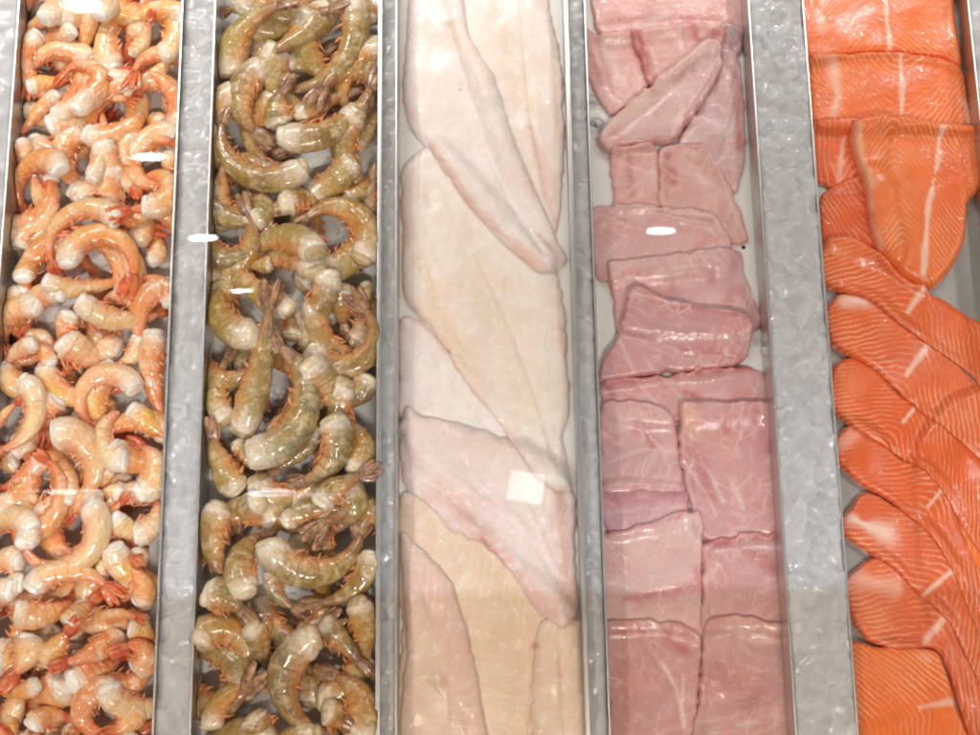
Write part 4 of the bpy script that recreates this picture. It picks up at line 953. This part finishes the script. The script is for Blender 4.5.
# ------------------------------------------------------------------ glass
def glass_mat(name, refl, haze, tint=(.985, .99, .985, 1)):
    k = NT(name); k.n.remove(k.b)
    tr = k.node('ShaderNodeBsdfTransparent'); tr.inputs[0].default_value = tint
    gl = k.node('ShaderNodeBsdfGlossy'); gl.inputs['Roughness'].default_value = .015
    fr = k.node('ShaderNodeFresnel'); fr.inputs[0].default_value = 1.5
    mx = k.node('ShaderNodeMixShader'); k.l.new(k.math('MULTIPLY', fr.outputs[0], refl), mx.inputs[0])
    k.l.new(tr.outputs[0], mx.inputs[1]); k.l.new(gl.outputs[0], mx.inputs[2]); last = mx
    if haze:
        df = k.node('ShaderNodeBsdfDiffuse'); df.inputs[0].default_value = (*lin(150, 125, 104), 1)
        m2 = k.node('ShaderNodeMixShader')
        n = k.noise(k.coords('Object'), 9, 4, .6, .5)
        k.l.new(k.ramp(n, .3, .75, haze*.6, haze*1.5), m2.inputs[0]); k.l.new(last.outputs[0], m2.inputs[1]); k.l.new(df.outputs[0], m2.inputs[2]); last = m2
    k.l.new(last.outputs[0], k.out.inputs[0]); return k.m
ZP = .34
bm = bmesh.new()
bmesh.ops.create_grid(bm, x_segments=1, y_segments=1, size=.5)
for v in bm.verts: v.co = Vector((v.co.x*2.0, v.co.y*1.6, 0))
g = bm_obj('display_glass', bm, glass_mat('clean_glass', .8, 0), smooth=False); g.location = (0, .05, ZP)
tag(g, 'clear display case glass covering all trays, catching lamp glints', 'glass')
ZS = .98
bm = bmesh.new(); x, y = P(490, 592, ZS)
bm.faces.new([bm.verts.new(q) for q in ((-.6, y-.35, ZS), (.6, y-.35, ZS), (.6, y, ZS), (-.6, y, ZS))])
g = bm_obj('dim_hazy_glass_panel', bm, glass_mat('dim_hazy_glass', .5, .0015, (.86, .795, .72, 1)), smooth=False)  # warm tint and diffuse mix carry the lower dimming and haze
tag(g, 'warm tinted, slightly smudged glass panel in front of the lowest trays\' ends', 'glass')

# ------------------------------------------------------------------ lamps seen as glints in the glass, plus emitters added for edge streaks
def glow(name, c, s):
    k = NT(name); k.n.remove(k.b); e = k.node('ShaderNodeEmission'); e.inputs[0].default_value = (*c, 1); e.inputs[1].default_value = s
    k.l.new(e.outputs[0], k.out.inputs[0]); return k.m
M_GLOW = glow('lamp_glow', (1, .97, .93), 90); M_BLUE = glow('cool_streak_glow', (.75, .88, 1), 30)
k = NT('lamp_housing'); k.P(Base_Color=(.5, .5, .5, 1), Roughness=.4, Metallic=.6); M_HOUSE = k.m
def lamp(px, py, w, h, ang, mat, label, rect=False, ZL=1.75):
    d = ray(px, py); t = (ZP-CAM.z)/d.z; Q = CAM+d*t
    d2 = Vector((d.x, d.y, -d.z)); t2 = (ZL-ZP)/d2.z; L = Q+d2*t2
    D = (CAM.z-ZP)+(ZL-ZP); sx = w*D/FPX/2; sy = h*D/FPX/2
    root = empty('ceiling_lamp', L); tag(root, label, 'ceiling lamp', 'lamps above the counter')
    n = 4 if rect else 32; V = []; V2 = []
    for i in range(n):
        a = 2*math.pi*(i+.5 if rect else i)/n; kx = 1.414 if rect else 1
        V.append((sx*kx*math.cos(a), sy*kx*math.sin(a)))
    def ring(s, z): return [(x*s, y*s, z) for x, y in V]
    def rot(v): c, s = math.cos(ang), math.sin(ang); return [(x*c-y*s, x*s+y*c, z) for x, y, z in v]
    link_mesh('diffuser', rot(ring(1, 0)), [tuple(range(n))[::-1]], mat, root, smooth=False)
    v = rot(ring(1.0, .001)+ring(1.02, .03)); f = [(i, (i+1) % n, n+(i+1) % n, n+i) for i in range(n)]+[tuple(n+i for i in range(n))]
    link_mesh('housing', v, f, M_HOUSE, root, smooth=False)
lamp(83, 4, 40, 20, -.08, M_GLOW, 'largest oval lamp, glinting in the glass over the top left shrimp')
lamp(149, 157, 37, 9, .0, M_GLOW, 'oval lamp glinting over the peach shrimp tray')
lamp(203, 238, 32, 7, .0, M_GLOW, 'oval lamp glinting over the ice between the shrimp trays')
lamp(241, 291, 25, 4, .0, M_GLOW, 'smallest thin oval lamp glinting over the olive shrimp')
lamp(661, 231, 30, 7, .0, M_GLOW, 'oval lamp glinting over the pink fish')
lamp(526, 487, 35, 30, -.18, glow('panel_glow', (1, .96, .92), 15), 'square panel lamp glinting over the pale fillets', rect=True)
lamp(62, 492, 32, 5, 0, glow('edge_streak_glow', (1, .98, .95), 26), 'short added emitter for the glass edge streak over the lower left shrimp')  # added emitters, this and the next, make the pane edge's white streak
lamp(85, 490.5, 160, 1.3, 0, glow('thin_edge_streak_glow', (1, .97, .93), 20), 'long thin added emitter for the glass edge streak across the peach shrimp')
lamp(272, 493, 50, 8, .0, M_BLUE, 'cool white added emitter for the glass edge streak over the lower olive shrimp')  # added emitters for the bluish part of the pane edge streak
lamp(300, 494, 90, 3, -.04, glow('dim_blue_glow', (.6, .75, 1), 10), 'dim bluish added emitter for the glass edge streak beside the cool white one')

# ------------------------------------------------------------------ light
def area(name, loc, target, sx, sy, power, col):
    l = bpy.data.lights.new(name, 'AREA'); l.shape = 'RECTANGLE'; l.size = sx; l.size_y = sy; l.energy = power; l.color = col
    o = bpy.data.objects.new(name, l); COL.objects.link(o); o.location = loc
    o.rotation_euler = (Vector(target)-Vector(loc)).to_track_quat('-Z', 'Y').to_euler()
for loc, sx, sy, pw, colr_ in (((-.5, 1.9, 2.0), .9, .13, 88, (1, .995, .985)), ((.9, 1.7, 1.9), .16, .12, 36, (1, .995, .985)), ((-1.3, 1.0, 1.8), .09, .07, 17, (1, .99, .98)),
                       ((.3, -1.25, 1.9), .40, .09, 28, (1, .985, .965)), ((-.9, -1.0, 1.7), .08, .08, 15, (1, .985, .965)), ((1.7, .2, 1.6), .06, .4, 20, (1, .995, .985)), ((-1.7, -.1, 1.5), .06, .4, 10, (1, .99, .98))):
    area('added_light', tuple(q*1.7 for q in loc), (0, 0, 0), sx*2.2, sy*1.7, pw*2.9*1.12, colr_)  # unseen key and fill lights, added for brightness and wet highlights
w = bpy.data.worlds.new('World'); sc.world = w; w.use_nodes = True
w.node_tree.nodes['Background'].inputs[0].default_value = (1, .985, .98, 1); w.node_tree.nodes['Background'].inputs[1].default_value = .16
sc.cycles.max_bounces = 8; sc.cycles.transparent_max_bounces = 12; sc.cycles.sample_clamp_indirect = 4
sc.cycles.use_denoising = True; sc.cycles.filter_width = 2.1
